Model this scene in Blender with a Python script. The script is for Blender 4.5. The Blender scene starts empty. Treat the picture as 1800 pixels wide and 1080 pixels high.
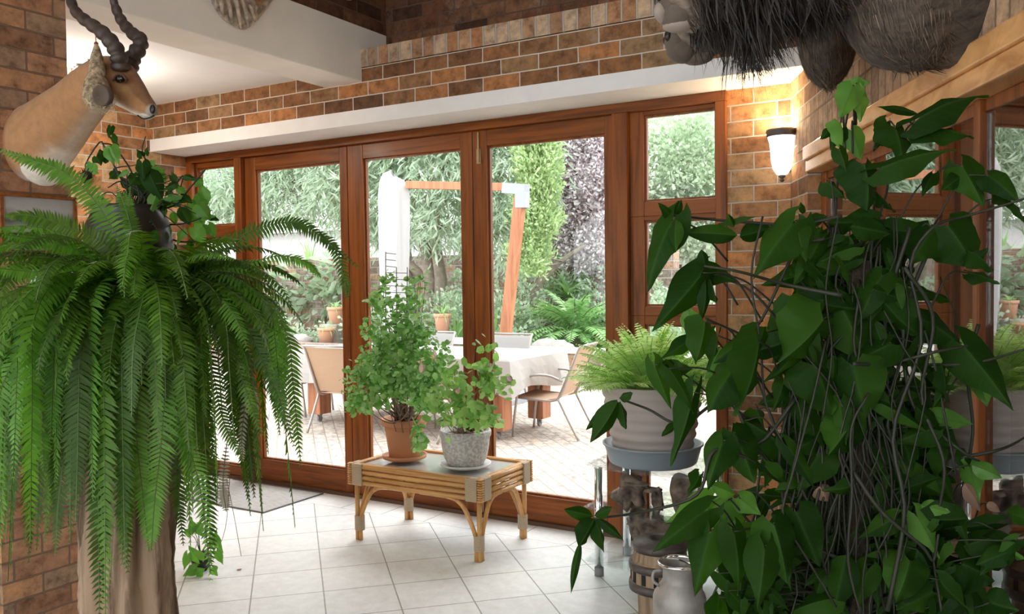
import bpy, math, random
import numpy as np
from mathutils import Vector, Matrix
random.seed(7)
SC = bpy.context.scene
COL = SC.collection
R = math.radians

# ------------------------------------------------------------------ camera
F = 1504.9
YAW, PIT, ROL = -.532, -.034, -.013
CAM = np.array([3.981, -4.408, 1.472])
_c, _s = math.cos, math.sin
_f = np.array([_s(YAW)*_c(PIT), _c(YAW)*_c(PIT), _s(PIT)])
_r = np.array([_c(YAW), -_s(YAW), 0.])
_u = np.cross(_r, _f)
_r2 = _r*_c(ROL)+_u*_s(ROL)
_u2 = -_r*_s(ROL)+_u*_c(ROL)
cam = bpy.data.cameras.new('camera')
cam.sensor_width = 36
cam.lens = F/1800*36
cam.clip_end = 300
co = bpy.data.objects.new('camera', cam)
COL.objects.link(co)
M = Matrix(((_r2[0], _u2[0], -_f[0], CAM[0]), (_r2[1], _u2[1], -_f[1], CAM[1]), (_r2[2], _u2[2], -_f[2], CAM[2]), (0, 0, 0, 1)))
co.matrix_world = M
SC.camera = co

# ------------------------------------------------------------------ world, exposure
SC.view_settings.view_transform = 'Standard'
SC.view_settings.look = 'None'
SC.view_settings.gamma = 1
SC.view_settings.use_curve_mapping = False
SC.view_settings.exposure = 1.42
SC.cycles.max_bounces = 8
SC.cycles.diffuse_bounces = 4
SC.cycles.transparent_max_bounces = 12
SC.cycles.caustics_reflective = False
SC.cycles.caustics_refractive = False
SC.cycles.use_denoising = True
W = bpy.data.worlds.new('overcast_sky')
SC.world = W
W.use_nodes = True
_bg = W.node_tree.nodes['Background']
_bg.inputs[0].default_value = (.93, .97, 1.0, 1)
_bg.inputs[1].default_value = 1.75


def lamp(name, kind, loc, energy, color=(1, 1, 1), rot=(0, 0, 0), **kw):
    l = bpy.data.lights.new(name, kind)
    l.energy = energy
    l.color = color
    for k, v in kw.items():
        setattr(l, k, v)
    o = bpy.data.objects.new(name, l)
    COL.objects.link(o)
    o.location = loc
    o.rotation_euler = rot
    return o


lamp('sun', 'SUN', (0, 8, 10), .5, (1, .97, .92), (R(38), 0, R(-160)), angle=R(25))

# ------------------------------------------------------------------ pixel helpers (calibrated view rays)


def ray(x, y): return _f+(x-900)/F*_r2-(y-540)/F*_u2
def at(x, y, d): return CAM+ray(x, y)*d
def onZ(x, y, z): d = ray(x, y); return CAM+d*(z-CAM[2])/d[2]
def onY(x, y, Y): d = ray(x, y); return CAM+d*(Y-CAM[1])/d[1]
def onX(x, y, X): d = ray(x, y); return CAM+d*(X-CAM[0])/d[0]


RC = np.array([3.01, 0, 0]); RD = np.array([.4193, -.9078, 0]); RN = np.array([-.9078, -.4193, 0])
def rwp(s, z, off=0): p = RC+RD*s+RN*off; return (p[0], p[1], z)
def wall_depth(x):
    d = ray(x, 540); return ((RC-CAM)@RN)/(d@RN) if d@RN < 0 else 99

# ------------------------------------------------------------------ materials


def mat(name):
    m = bpy.data.materials.new(name)
    m.use_nodes = True
    nt = m.node_tree
    return m, nt, nt.nodes['Principled BSDF']


def nd(nt, t, **kw):
    n = nt.nodes.new(t)
    for k, v in kw.items():
        if k in n.inputs: n.inputs[k].default_value = v
        else: setattr(n, k, v)
    return n


def ramp(nt, stops, interp='LINEAR'):
    n = nt.nodes.new('ShaderNodeValToRGB')
    n.color_ramp.interpolation = interp
    e = n.color_ramp.elements
    while len(e) < len(stops): e.new(.5)
    for i, (p, c) in enumerate(stops):
        e[i].position = p
        e[i].color = (*c, 1)
    return n


def coords(nt, kind='Object', scale=(1, 1, 1), rot=(0, 0, 0), loc=(0, 0, 0)):
    tc = nt.nodes.new('ShaderNodeTexCoord')
    mp = nt.nodes.new('ShaderNodeMapping')
    nt.links.new(tc.outputs[kind], mp.inputs[0])
    mp.inputs['Scale'].default_value = scale
    mp.inputs['Rotation'].default_value = rot
    mp.inputs['Location'].default_value = loc
    return mp


def bump(nt, b, src, strength=.3, dist=.01):
    n = nt.nodes.new('ShaderNodeBump')
    n.inputs['Strength'].default_value = strength
    n.inputs['Distance'].default_value = dist
    nt.links.new(src, n.inputs['Height'])
    nt.links.new(n.outputs[0], b.inputs['Normal'])


def simple(name, col, rough=.6, metal=0, spec=.5, noise=0, nscale=20, bmp=0, kind='Object', coat=0, dark=.6):
    m, nt, b = mat(name)
    b.inputs['Base Color'].default_value = (*col, 1)
    b.inputs['Roughness'].default_value = rough
    b.inputs['Metallic'].default_value = metal
    b.inputs['Specular IOR Level'].default_value = spec
    b.inputs['Coat Weight'].default_value = coat
    if noise or bmp:
        mp = coords(nt, kind)
        n = nd(nt, 'ShaderNodeTexNoise', Scale=nscale, Detail=5)
        nt.links.new(mp.outputs[0], n.inputs[0])
        if noise:
            r = ramp(nt, [(.5-noise/2, tuple(c*dark for c in col)), (.5+noise/2, col)])
            nt.links.new(n.outputs[0], r.inputs[0])
            nt.links.new(r.outputs[0], b.inputs['Base Color'])
        if bmp: bump(nt, b, n.outputs[0], bmp)
    return m


def brick(name, cols, mortar, bw=.236, rh=.083, ms=.0045, off=.5, pale=.25, rot=0, kind='UV'):
    m, nt, b = mat(name)
    L = nt.links.new
    mp = coords(nt, kind, rot=(0, 0, rot))
    nz = nd(nt, 'ShaderNodeTexNoise', Scale=9, Detail=3)
    L(mp.outputs[0], nz.inputs[0])
    sub = nd(nt, 'ShaderNodeVectorMath', operation='MULTIPLY_ADD')
    L(nz.outputs['Color'], sub.inputs[0])
    sub.inputs[1].default_value = (.008, .008, 0)
    L(mp.outputs[0], sub.inputs[2])
    bt = nt.nodes.new('ShaderNodeTexBrick')
    bt.offset = off
    bt.inputs['Scale'].default_value = 1
    bt.inputs['Brick Width'].default_value = bw
    bt.inputs['Row Height'].default_value = rh
    bt.inputs['Mortar Size'].default_value = ms
    bt.inputs['Mortar Smooth'].default_value = .3
    bt.inputs['Color1'].default_value = (0, 0, 0, 1)
    bt.inputs['Color2'].default_value = (1, 1, 1, 1)
    L(sub.outputs[0], bt.inputs[0])
    n = len(cols)
    rp = ramp(nt, [(i/(n-.001), c) for i, c in enumerate(cols)], 'LINEAR')
    L(bt.outputs[0], rp.inputs[0])
    n2 = nd(nt, 'ShaderNodeTexNoise', Scale=14, Detail=6, Roughness=.7)
    L(mp.outputs[0], n2.inputs[0])
    r2 = ramp(nt, [(.32, (.45, .4, .36)), (.5, (.95, .95, .95)), (.68, (1.35, 1.3, 1.2))])
    L(n2.outputs[0], r2.inputs[0])
    mx = nd(nt, 'ShaderNodeMix', data_type='RGBA', blend_type='MULTIPLY')
    mx.inputs[0].default_value = 1
    L(rp.outputs[0], mx.inputs[6]); L(r2.outputs[0], mx.inputs[7])
    n3 = nd(nt, 'ShaderNodeTexNoise', Scale=5, Detail=8, Roughness=.75)
    L(mp.outputs[0], n3.inputs[0])
    r3 = ramp(nt, [(.55, (0, 0, 0)), (.75, (pale, pale, pale))])
    L(n3.outputs[0], r3.inputs[0])
    mp2 = nd(nt, 'ShaderNodeMix', data_type='RGBA')
    L(r3.outputs[0], mp2.inputs[0]); L(mx.outputs[2], mp2.inputs[6])
    mp2.inputs[7].default_value = (.62, .55, .45, 1)
    m3 = nd(nt, 'ShaderNodeMix', data_type='RGBA')
    L(bt.outputs[1], m3.inputs[0]); L(mp2.outputs[2], m3.inputs[6])
    m3.inputs[7].default_value = (*mortar, 1)
    L(m3.outputs[2], b.inputs['Base Color'])
    b.inputs['Roughness'].default_value = .85
    b.inputs['Specular IOR Level'].default_value = .25
    mt = nd(nt, 'ShaderNodeMath', operation='MULTIPLY_ADD')
    L(bt.outputs[1], mt.inputs[0]); mt.inputs[1].default_value = -1.0
    sc = nd(nt, 'ShaderNodeMath', operation='MULTIPLY')
    L(n2.outputs[0], sc.inputs[0]); sc.inputs[1].default_value = .45
    L(sc.outputs[0], mt.inputs[2])
    bump(nt, b, mt.outputs[0], .8, .012)
    return m


ORG = [(.12, .06, .035), (.36, .16, .065), (.42, .23, .11), (.27, .12, .05), (.46, .29, .15), (.40, .19, .08), (.18, .09, .045), (.50, .22, .085)]
RED = [(.26, .14, .08), (.44, .21, .11), (.36, .19, .11), (.50, .27, .14), (.42, .23, .14), (.34, .22, .14)]
DRK = [(.06, .03, .018), (.13, .05, .025), (.17, .08, .04), (.09, .04, .022), (.2, .1, .05)]
M_BRICK = brick('facing_brick', ORG, (.47, .41, .34))
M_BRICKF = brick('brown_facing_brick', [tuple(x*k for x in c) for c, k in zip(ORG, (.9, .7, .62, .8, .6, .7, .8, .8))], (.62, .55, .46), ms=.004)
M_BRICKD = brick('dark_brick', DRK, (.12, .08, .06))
M_BRICKR = brick('red_brick', RED, (.20, .13, .09))
M_ROWLOCK = brick('rowlock_brick', [(.16, .09, .06), (.44, .25, .13), (.40, .18, .08), (.50, .30, .17), (.22, .11, .06), (.5, .36, .24)], (.42, .37, .31), bw=.083, rh=.5, ms=.007, off=0)
M_SOLDIER = brick('soldier_brick', [(.40, .26, .16), (.46, .30, .19), (.50, .33, .2), (.36, .22, .14)], (.22, .15, .1), bw=.072, rh=.6, ms=.005, off=0)
M_GARDEN = brick('garden_brick', [(.22, .17, .14), (.30, .23, .18), (.42, .26, .17), (.26, .2, .17), (.34, .28, .24)], (.40, .37, .34), bw=.4, rh=.15, ms=.012)
M_PAVER = brick('patio_paver', [(.50, .43, .37), (.54, .45, .38), (.52, .48, .43), (.58, .50, .43), (.48, .43, .38)], (.33, .29, .25), bw=.22, rh=.11, ms=.006, rot=R(45), kind='Object')


def wood(name, c1, c2, axis, rough=.35, scale=1.0, coat=.2, kind='Object'):
    m, nt, b = mat(name)
    L = nt.links.new
    s = [28*scale]*3
    s['xyz'.index(axis)] = 1.6*scale
    mp = coords(nt, kind, scale=s)
    n = nd(nt, 'ShaderNodeTexNoise', Scale=1, Detail=6, Roughness=.6, Distortion=.6)
    L(mp.outputs[0], n.inputs[0])
    r = ramp(nt, [(.3, c2), (.55, c1), (.75, tuple(min(1, x*1.25) for x in c1))])
    L(n.outputs[0], r.inputs[0])
    L(r.outputs[0], b.inputs['Base Color'])
    b.inputs['Roughness'].default_value = rough
    b.inputs['Coat Weight'].default_value = coat
    b.inputs['Coat Roughness'].default_value = .2
    bump(nt, b, n.outputs[0], .12, .004)
    b.inputs['Specular IOR Level'].default_value = .25
    return m


MAH, MAHD = (.25, .075, .014), (.10, .03, .008)
M_WOODV = wood('mahogany_upright', MAH, MAHD, 'z', .45, 1, .04)
M_WOODX = wood('mahogany_rail', MAH, MAHD, 'x', .45, 1, .04)
M_BEAMW = wood('varnished_header', (.72, .38, .15), (.48, .21, .07), 'y', .3, .6)
M_CAB = wood('outdoor_hardwood', (.42, .18, .09), (.28, .10, .045), 'z', .5, .8, 0)
M_BARK = wood('weathered_stump_wood', (.36, .25, .17), (.05, .025, .012), 'z', .85, .9, 0)
M_DRIFT = simple('driftwood', (.26, .19, .14), .8, noise=.35, nscale=18, bmp=.9, dark=.15)
M_BONE = simple('bleached_driftwood', (.62, .5, .38), .7, noise=.3, nscale=22, bmp=.8, dark=.3)
M_PLASTER = simple('white_plaster', (.86, .86, .85), .9, noise=.3, nscale=4, bmp=.05, dark=.96)
M_BEAM = simple('cream_plaster_beam', (.84, .80, .73), .9, noise=.4, nscale=6, bmp=.15, dark=.94)
M_PLGREY = simple('grey_plaster_beam', (.84, .83, .81), .9, noise=.4, nscale=8, bmp=.15, dark=.93)


def tile_mat(name, w, h, rot, loc):
    m, nt, b = mat(name)
    L = nt.links.new
    mp = coords(nt, 'Object', rot=(0, 0, rot), loc=loc)
    bt = nt.nodes.new('ShaderNodeTexBrick')
    bt.offset = 0
    for k, v in (('Scale', 1), ('Brick Width', w), ('Row Height', h), ('Mortar Size', .0034), ('Mortar Smooth', .2)):
        bt.inputs[k].default_value = v
    bt.inputs['Color1'].default_value = (.79, .79, .775, 1)
    bt.inputs['Color2'].default_value = (.84, .84, .825, 1)
    bt.inputs['Mortar'].default_value = (.33, .32, .30, 1)
    L(mp.outputs[0], bt.inputs[0])
    n = nd(nt, 'ShaderNodeTexNoise', Scale=16, Detail=8, Roughness=.7)
    L(mp.outputs[0], n.inputs[0])
    r = ramp(nt, [(.3, (.84, .84, .83)), (.65, (1, 1, 1))])
    L(n.outputs[0], r.inputs[0])
    mx = nd(nt, 'ShaderNodeMix', data_type='RGBA', blend_type='MULTIPLY')
    mx.inputs[0].default_value = 1
    L(bt.outputs[0], mx.inputs[6]); L(r.outputs[0], mx.inputs[7])
    L(mx.outputs[2], b.inputs['Base Color'])
    b.inputs['Roughness'].default_value = .42
    iv = nd(nt, 'ShaderNodeMath', operation='MULTIPLY')
    L(bt.outputs[1], iv.inputs[0]); iv.inputs[1].default_value = -1
    bump(nt, b, iv.outputs[0], .5, .004)
    return m


M_TILE = tile_mat('floor_tile_diagonal', .33, .33, R(45), (.252*math.sin(R(45))*-1, .252*math.cos(R(45)), 0))
M_TILEB = tile_mat('floor_tile_border', .33, .252, 0, (.1, .252*10, 0))


def glass_mat(name, r0, tint=(1, 1, 1), rough=0.0):
    m = bpy.data.materials.new(name)
    m.use_nodes = True
    nt = m.node_tree
    nt.nodes.clear()
    L = nt.links.new
    out = nt.nodes.new('ShaderNodeOutputMaterial')
    mix = nt.nodes.new('ShaderNodeMixShader')
    tr = nt.nodes.new('ShaderNodeBsdfTransparent')
    tr.inputs[0].default_value = (*tint, 1)
    gl = nt.nodes.new('ShaderNodeBsdfGlossy')
    gl.inputs['Roughness'].default_value = rough
    lw = nt.nodes.new('ShaderNodeLayerWeight')
    lw.inputs[0].default_value = .5
    pw = nd(nt, 'ShaderNodeMath', operation='POWER'); pw.inputs[1].default_value = 5
    L(lw.outputs['Facing'], pw.inputs[0])
    ma = nd(nt, 'ShaderNodeMath', operation='MULTIPLY_ADD')
    ma.inputs[1].default_value = 1-r0; ma.inputs[2].default_value = r0
    L(pw.outputs[0], ma.inputs[0])
    L(ma.outputs[0], mix.inputs[0]); L(tr.outputs[0], mix.inputs[1]); L(gl.outputs[0], mix.inputs[2])
    L(mix.outputs[0], out.inputs[0])
    return m


M_GLASS = glass_mat('window_glass', .025)
M_GLASSR = glass_mat('reflective_side_glass', .42, (.75, .74, .72))
M_GLASSG = glass_mat('green_tinted_shelf_glass', .06, (.93, .97, .96))


def leaf_mat(name, cols, rough=.5, trans=.35, vein=False, spec=.4, tcol=None):
    m, nt, b = mat(name)
    L = nt.links.new
    g = nt.nodes.new('ShaderNodeNewGeometry')
    r = ramp(nt, [(i/max(1, len(cols)-1), c) for i, c in enumerate(cols)])
    L(g.outputs['Random Per Island'], r.inputs[0])
    src = r.outputs[0]
    if vein:
        tc = nt.nodes.new('ShaderNodeTexCoord')
        sx = nt.nodes.new('ShaderNodeSeparateXYZ')
        L(tc.outputs['UV'], sx.inputs[0])
        ab = nd(nt, 'ShaderNodeMath', operation='ABSOLUTE')
        L(sx.outputs[0], ab.inputs[0])
        rv = ramp(nt, [(.0, (.35, .35, .35)), (.035, (.12, .12, .12)), (.07, (0, 0, 0))])
        L(ab.outputs[0], rv.inputs[0])
        # side veins: stripes slanting away from the midrib
        v2 = nd(nt, 'ShaderNodeMath', operation='MULTIPLY_ADD'); v2.inputs[1].default_value = -.55
        L(ab.outputs[0], v2.inputs[0]); L(sx.outputs[1], v2.inputs[2])
        v3 = nd(nt, 'ShaderNodeMath', operation='MULTIPLY'); v3.inputs[1].default_value = 7
        L(v2.outputs[0], v3.inputs[0])
        v4 = nd(nt, 'ShaderNodeMath', operation='FRACT'); L(v3.outputs[0], v4.inputs[0])
        rv2 = ramp(nt, [(.0, (.12, .12, .12)), (.07, (0, 0, 0)), (.93, (0, 0, 0)), (1, (.12, .12, .12))])
        L(v4.outputs[0], rv2.inputs[0])
        ad = nd(nt, 'ShaderNodeMath', operation='ADD'); ad.use_clamp = True
        L(rv.outputs[0], ad.inputs[0]); L(rv2.outputs[0], ad.inputs[1])
        mx = nd(nt, 'ShaderNodeMix', data_type='RGBA')
        L(ad.outputs[0], mx.inputs[0]); L(src, mx.inputs[6])
        mx.inputs[7].default_value = (.06, .14, .035, 1)
        src = mx.outputs[2]
        bump(nt, b, v4.outputs[0], .08, .004)
    L(src, b.inputs['Base Color'])
    b.inputs['Roughness'].default_value = rough
    b.inputs['Specular IOR Level'].default_value = spec
    tb = nt.nodes.new('ShaderNodeBsdfTranslucent')
    hs = nt.nodes.new('ShaderNodeHueSaturation')
    hs.inputs['Value'].default_value = 1.5
    hs.inputs['Saturation'].default_value = 1.1
    L(src, hs.inputs['Color']); L(hs.outputs[0], tb.inputs[0])
    mix = nt.nodes.new('ShaderNodeMixShader'); mix.inputs[0].default_value = trans
    L(b.outputs[0], mix.inputs[1]); L(tb.outputs[0], mix.inputs[2])
    L(mix.outputs[0], nt.nodes['Material Output'].inputs[0])
    return m


M_SYN = leaf_mat('arrowhead_leaf', [(.008, .032, .003), (.020, .064, .005), (.013, .045, .004), (.038, .105, .009)], .55, .35, True, .12)
M_SYNL = leaf_mat('pale_arrowhead_leaf', [(.09, .24, .035), (.14, .33, .05), (.07, .20, .03)], .4, .4, True)
M_DEAD = leaf_mat('withered_leaf', [(.32, .2, .14), (.40, .27, .18)], .7, .3)
M_FERN = leaf_mat('sword_fern_frond', [(.055, .14, .010), (.085, .20, .014), (.13, .28, .028), (.065, .165, .012)], .5, .4)
M_FERNB = leaf_mat('fresh_fern_frond', [(.12, .30, .035), (.18, .40, .06), (.10, .26, .03)], .5, .45)
M_FERND = leaf_mat('old_fern_frond', [(.04, .10, .009), (.055, .13, .012)], .55, .35)
M_FERNL = leaf_mat('pale_fern_frond', [(.48, .66, .26), (.60, .76, .36), (.38, .58, .18)], .5, .5)
M_JADE = leaf_mat('round_succulent_leaf', [(.13, .32, .06), (.26, .52, .13), (.46, .68, .32), (.17, .40, .08)], .4, .35)
M_KAL = leaf_mat('round_hibiscus_leaf', [(.18, .38, .08), (.34, .56, .16), (.46, .64, .26)], .45, .4)
M_WILLOW = leaf_mat('willow_leaf', [(.20, .27, .18), (.34, .44, .31), (.48, .58, .45), (.27, .35, .25), (.40, .50, .36)], .5, .35)
M_CONIF = leaf_mat('conifer_spray', [(.32, .45, .20), (.45, .57, .30), (.26, .37, .17)], .6, .3)
M_PLUM = leaf_mat('purple_leaf', [(.40, .32, .34), (.54, .47, .49), (.68, .63, .65), (.76, .73, .74)], .5, .2)
M_GTREE = leaf_mat('pale_tree_leaf', [(.36, .46, .30), (.48, .58, .42), (.30, .39, .25), (.55, .62, .48)], .6, .35)
M_SHRUB = leaf_mat('garden_shrub_leaf', [(.27, .37, .23), (.40, .50, .34), (.48, .56, .44), (.20, .29, .17)], .6, .35)
M_BLADE = leaf_mat('strappy_leaf', [(.20, .38, .14), (.30, .50, .2), (.40, .58, .30)], .45, .3)
M_STEM = simple('green_stem', (.10, .16, .04), .6)
M_STEMD = simple('dark_aerial_stem', (.018, .021, .009), .6)
M_TWIG = simple('brown_twig', (.22, .15, .09), .8)
M_TRUNK = simple('garden_bark', (.30, .25, .2), .9, noise=.5, nscale=12, bmp=.6, dark=.5)
M_LAWN = simple('lawn', (.22, .46, .12), .9, noise=.6, nscale=30, bmp=.5, dark=.7)
M_SOIL = simple('soil', (.10, .07, .05), .95, noise=.5, nscale=25, bmp=.6)
M_TERRA = simple('terracotta', (.50, .22, .10), .65, noise=.5, nscale=10, bmp=.05, dark=.88)
M_TERRAO = simple('outdoor_terracotta', (.62, .34, .22), .75, noise=.5, nscale=10, bmp=.05, dark=.9)
M_CEMENT = simple('speckled_cement', (.66, .65, .61), .9, noise=.18, nscale=70, bmp=.5, dark=.66)
M_SAUCER = simple('white_plastic_saucer', (.72, .71, .69), .4)
M_RIBPOT = simple('taupe_ribbed_ceramic', (.42, .36, .33), .6, noise=.5, nscale=5, dark=.92)
M_TUB = simple('blue_grey_plastic', (.26, .30, .33), .4)
M_CHROME = simple('chrome', (.82, .82, .83), .08, 1)
M_GREYRUB = simple('grey_plastic', (.2, .2, .2), .5)
M_IRON = simple('worn_iron', (.16, .14, .13), .55, .6, noise=.4, nscale=25, bmp=.2)
M_HUBW = wood('aged_hub_wood', (.40, .29, .19), (.14, .09, .05), 'z', .8, 1, 0)
M_CAN = simple('dull_aluminium', (.50, .48, .44), .55, .45, noise=.4, nscale=14, bmp=.2, dark=.6)
M_BLACK = simple('black_void', (.01, .01, .01), .8)
M_POTBLK = simple('dark_glazed_pot', (.02, .018, .016), .35)
M_RATTAN = wood('varnished_rattan', (.62, .34, .12), (.42, .2, .06), 'x', .35, 1.2)
M_RATTANL = wood('varnished_rattan_leg', (.62, .34, .12), (.42, .2, .06), 'z', .35, 1.2)


def wrap_mat():
    m, nt, b = mat('cane_binding')
    mp = coords(nt, 'Object', scale=(1, 1, 1))
    w = nd(nt, 'ShaderNodeTexWave', Scale=55, Distortion=1.5)
    w.bands_direction = 'Z'
    nt.links.new(mp.outputs[0], w.inputs[0])
    r = ramp(nt, [(.2, (.26, .18, .10)), (.7, (.56, .45, .30))])
    nt.links.new(w.outputs[0], r.inputs[0])
    nt.links.new(r.outputs[0], b.inputs['Base Color'])
    bump(nt, b, w.outputs[0], .4, .003)
    b.inputs['Roughness'].default_value = .6
    return m


M_WRAP = wrap_mat()
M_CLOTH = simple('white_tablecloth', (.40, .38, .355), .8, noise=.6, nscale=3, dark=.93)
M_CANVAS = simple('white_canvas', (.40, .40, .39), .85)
M_SLING = simple('tan_sling', (.42, .28, .18), .8)
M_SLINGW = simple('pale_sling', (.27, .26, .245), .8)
M_TUBE = simple('bronze_grey_tube', (.36, .33, .30), .4, .5)
M_GALV = simple('grey_painted_steel', (.30, .32, .34), .5, .2)
M_STONE = simple('garden_stone', (.46, .42, .38), .9, noise=.5, nscale=6, bmp=.5, dark=.6)
M_WHITE = simple('white_paint', (.70, .70, .68), .6)
M_CREAM = simple('cream_paint', (.68, .65, .60), .6)
M_HORN = None


def attr_mat(name, rough=.85, nscale=30, stretch=(1, 1, 1), bmp=.3, amt=.25):
    m, nt, b = mat(name)
    L = nt.links.new
    a = nt.nodes.new('ShaderNodeAttribute'); a.attribute_name = 'coat'
    mp = coords(nt, 'Object', scale=stretch)
    n = nd(nt, 'ShaderNodeTexNoise', Scale=nscale, Detail=6, Roughness=.65)
    L(mp.outputs[0], n.inputs[0])
    r = ramp(nt, [(.3, (1-amt*1.6,)*3), (.7, (1+amt, 1+amt, 1+amt))])
    L(n.outputs[0], r.inputs[0])
    mx = nd(nt, 'ShaderNodeMix', data_type='RGBA', blend_type='MULTIPLY'); mx.inputs[0].default_value = 1
    L(a.outputs['Color'], mx.inputs[6]); L(r.outputs[0], mx.inputs[7])
    L(mx.outputs[2], b.inputs['Base Color'])
    b.inputs['Roughness'].default_value = rough
    b.inputs['Specular IOR Level'].default_value = .2
    b.inputs['Sheen Weight'].default_value = .15
    bump(nt, b, n.outputs[0], bmp, .006)
    return m


M_COAT = attr_mat('short_coat', .75, 26, (1, 1, 1), .15, .12)
M_SHAG = attr_mat('shaggy_coat', .85, 12, (1, 3.2, 2.2), .8, .5)
M_HAIR = simple('black_beard_hair', (.02, .015, .012), .6)
M_HAIRB = simple('brown_mane_hair', (.09, .06, .04), .6)
M_HAIRC = leaf_mat('mixed_coat_hair', [(.05, .035, .025), (.12, .085, .06), (.03, .02, .015), (.24, .18, .13)], .6, 0)
M_HORN = simple('ridged_horn', (.07, .045, .032), .5, noise=.5, nscale=30, bmp=.3, dark=.5)
M_EYE = simple('glass_eye', (.01, .008, .006), .08)
M_NOSE = simple('dark_nose', (.015, .012, .012), .4)
M_LIP = simple('pale_muzzle', (.33, .26, .22), .6)
M_NEST = simple('woven_grass', (.48, .36, .22), .9, noise=.25, nscale=60, bmp=1, dark=.3)


def emit(name, col, st):
    m, nt, b = mat(name)
    b.inputs['Base Color'].default_value = (.9, .9, .88, 1)
    b.inputs['Emission Color'].default_value = (*col, 1)
    b.inputs['Emission Strength'].default_value = st
    return m


M_SHADE = emit('lit_frosted_glass', (1, .93, .82), 1.6)
M_BULB = emit('lit_bulb', (1, .95, .88), 25)

# ------------------------------------------------------------------ mesh builder


def org(o):
    v = np.zeros(3)
    while o is not None:
        v += np.array(o.location[:]); o = o.parent
    return v


def tag(o, label=None, cat=None, group=None, kind=None):
    if label: o['label'] = label
    if cat: o['category'] = cat
    if group: o['group'] = group
    if kind: o['kind'] = kind
    return o


def thing(name, label, cat, loc=(0, 0, 0), group=None):
    o = bpy.data.objects.new(name, None)
    o.empty_display_size = .1
    COL.objects.link(o)
    o.location = loc
    return tag(o, label, cat, group)


def nrm(v):
    v = np.asarray(v, float); n = np.linalg.norm(v)
    return v/n if n > 1e-9 else v


def frame(d, hint=(0, 0, 1)):
    d = nrm(d); h = np.asarray(hint, float)
    if abs(d@nrm(h)) > .98: h = np.array([1., 0, 0])
    a = nrm(np.cross(d, h)); b = np.cross(a, d)
    return a, b


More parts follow.
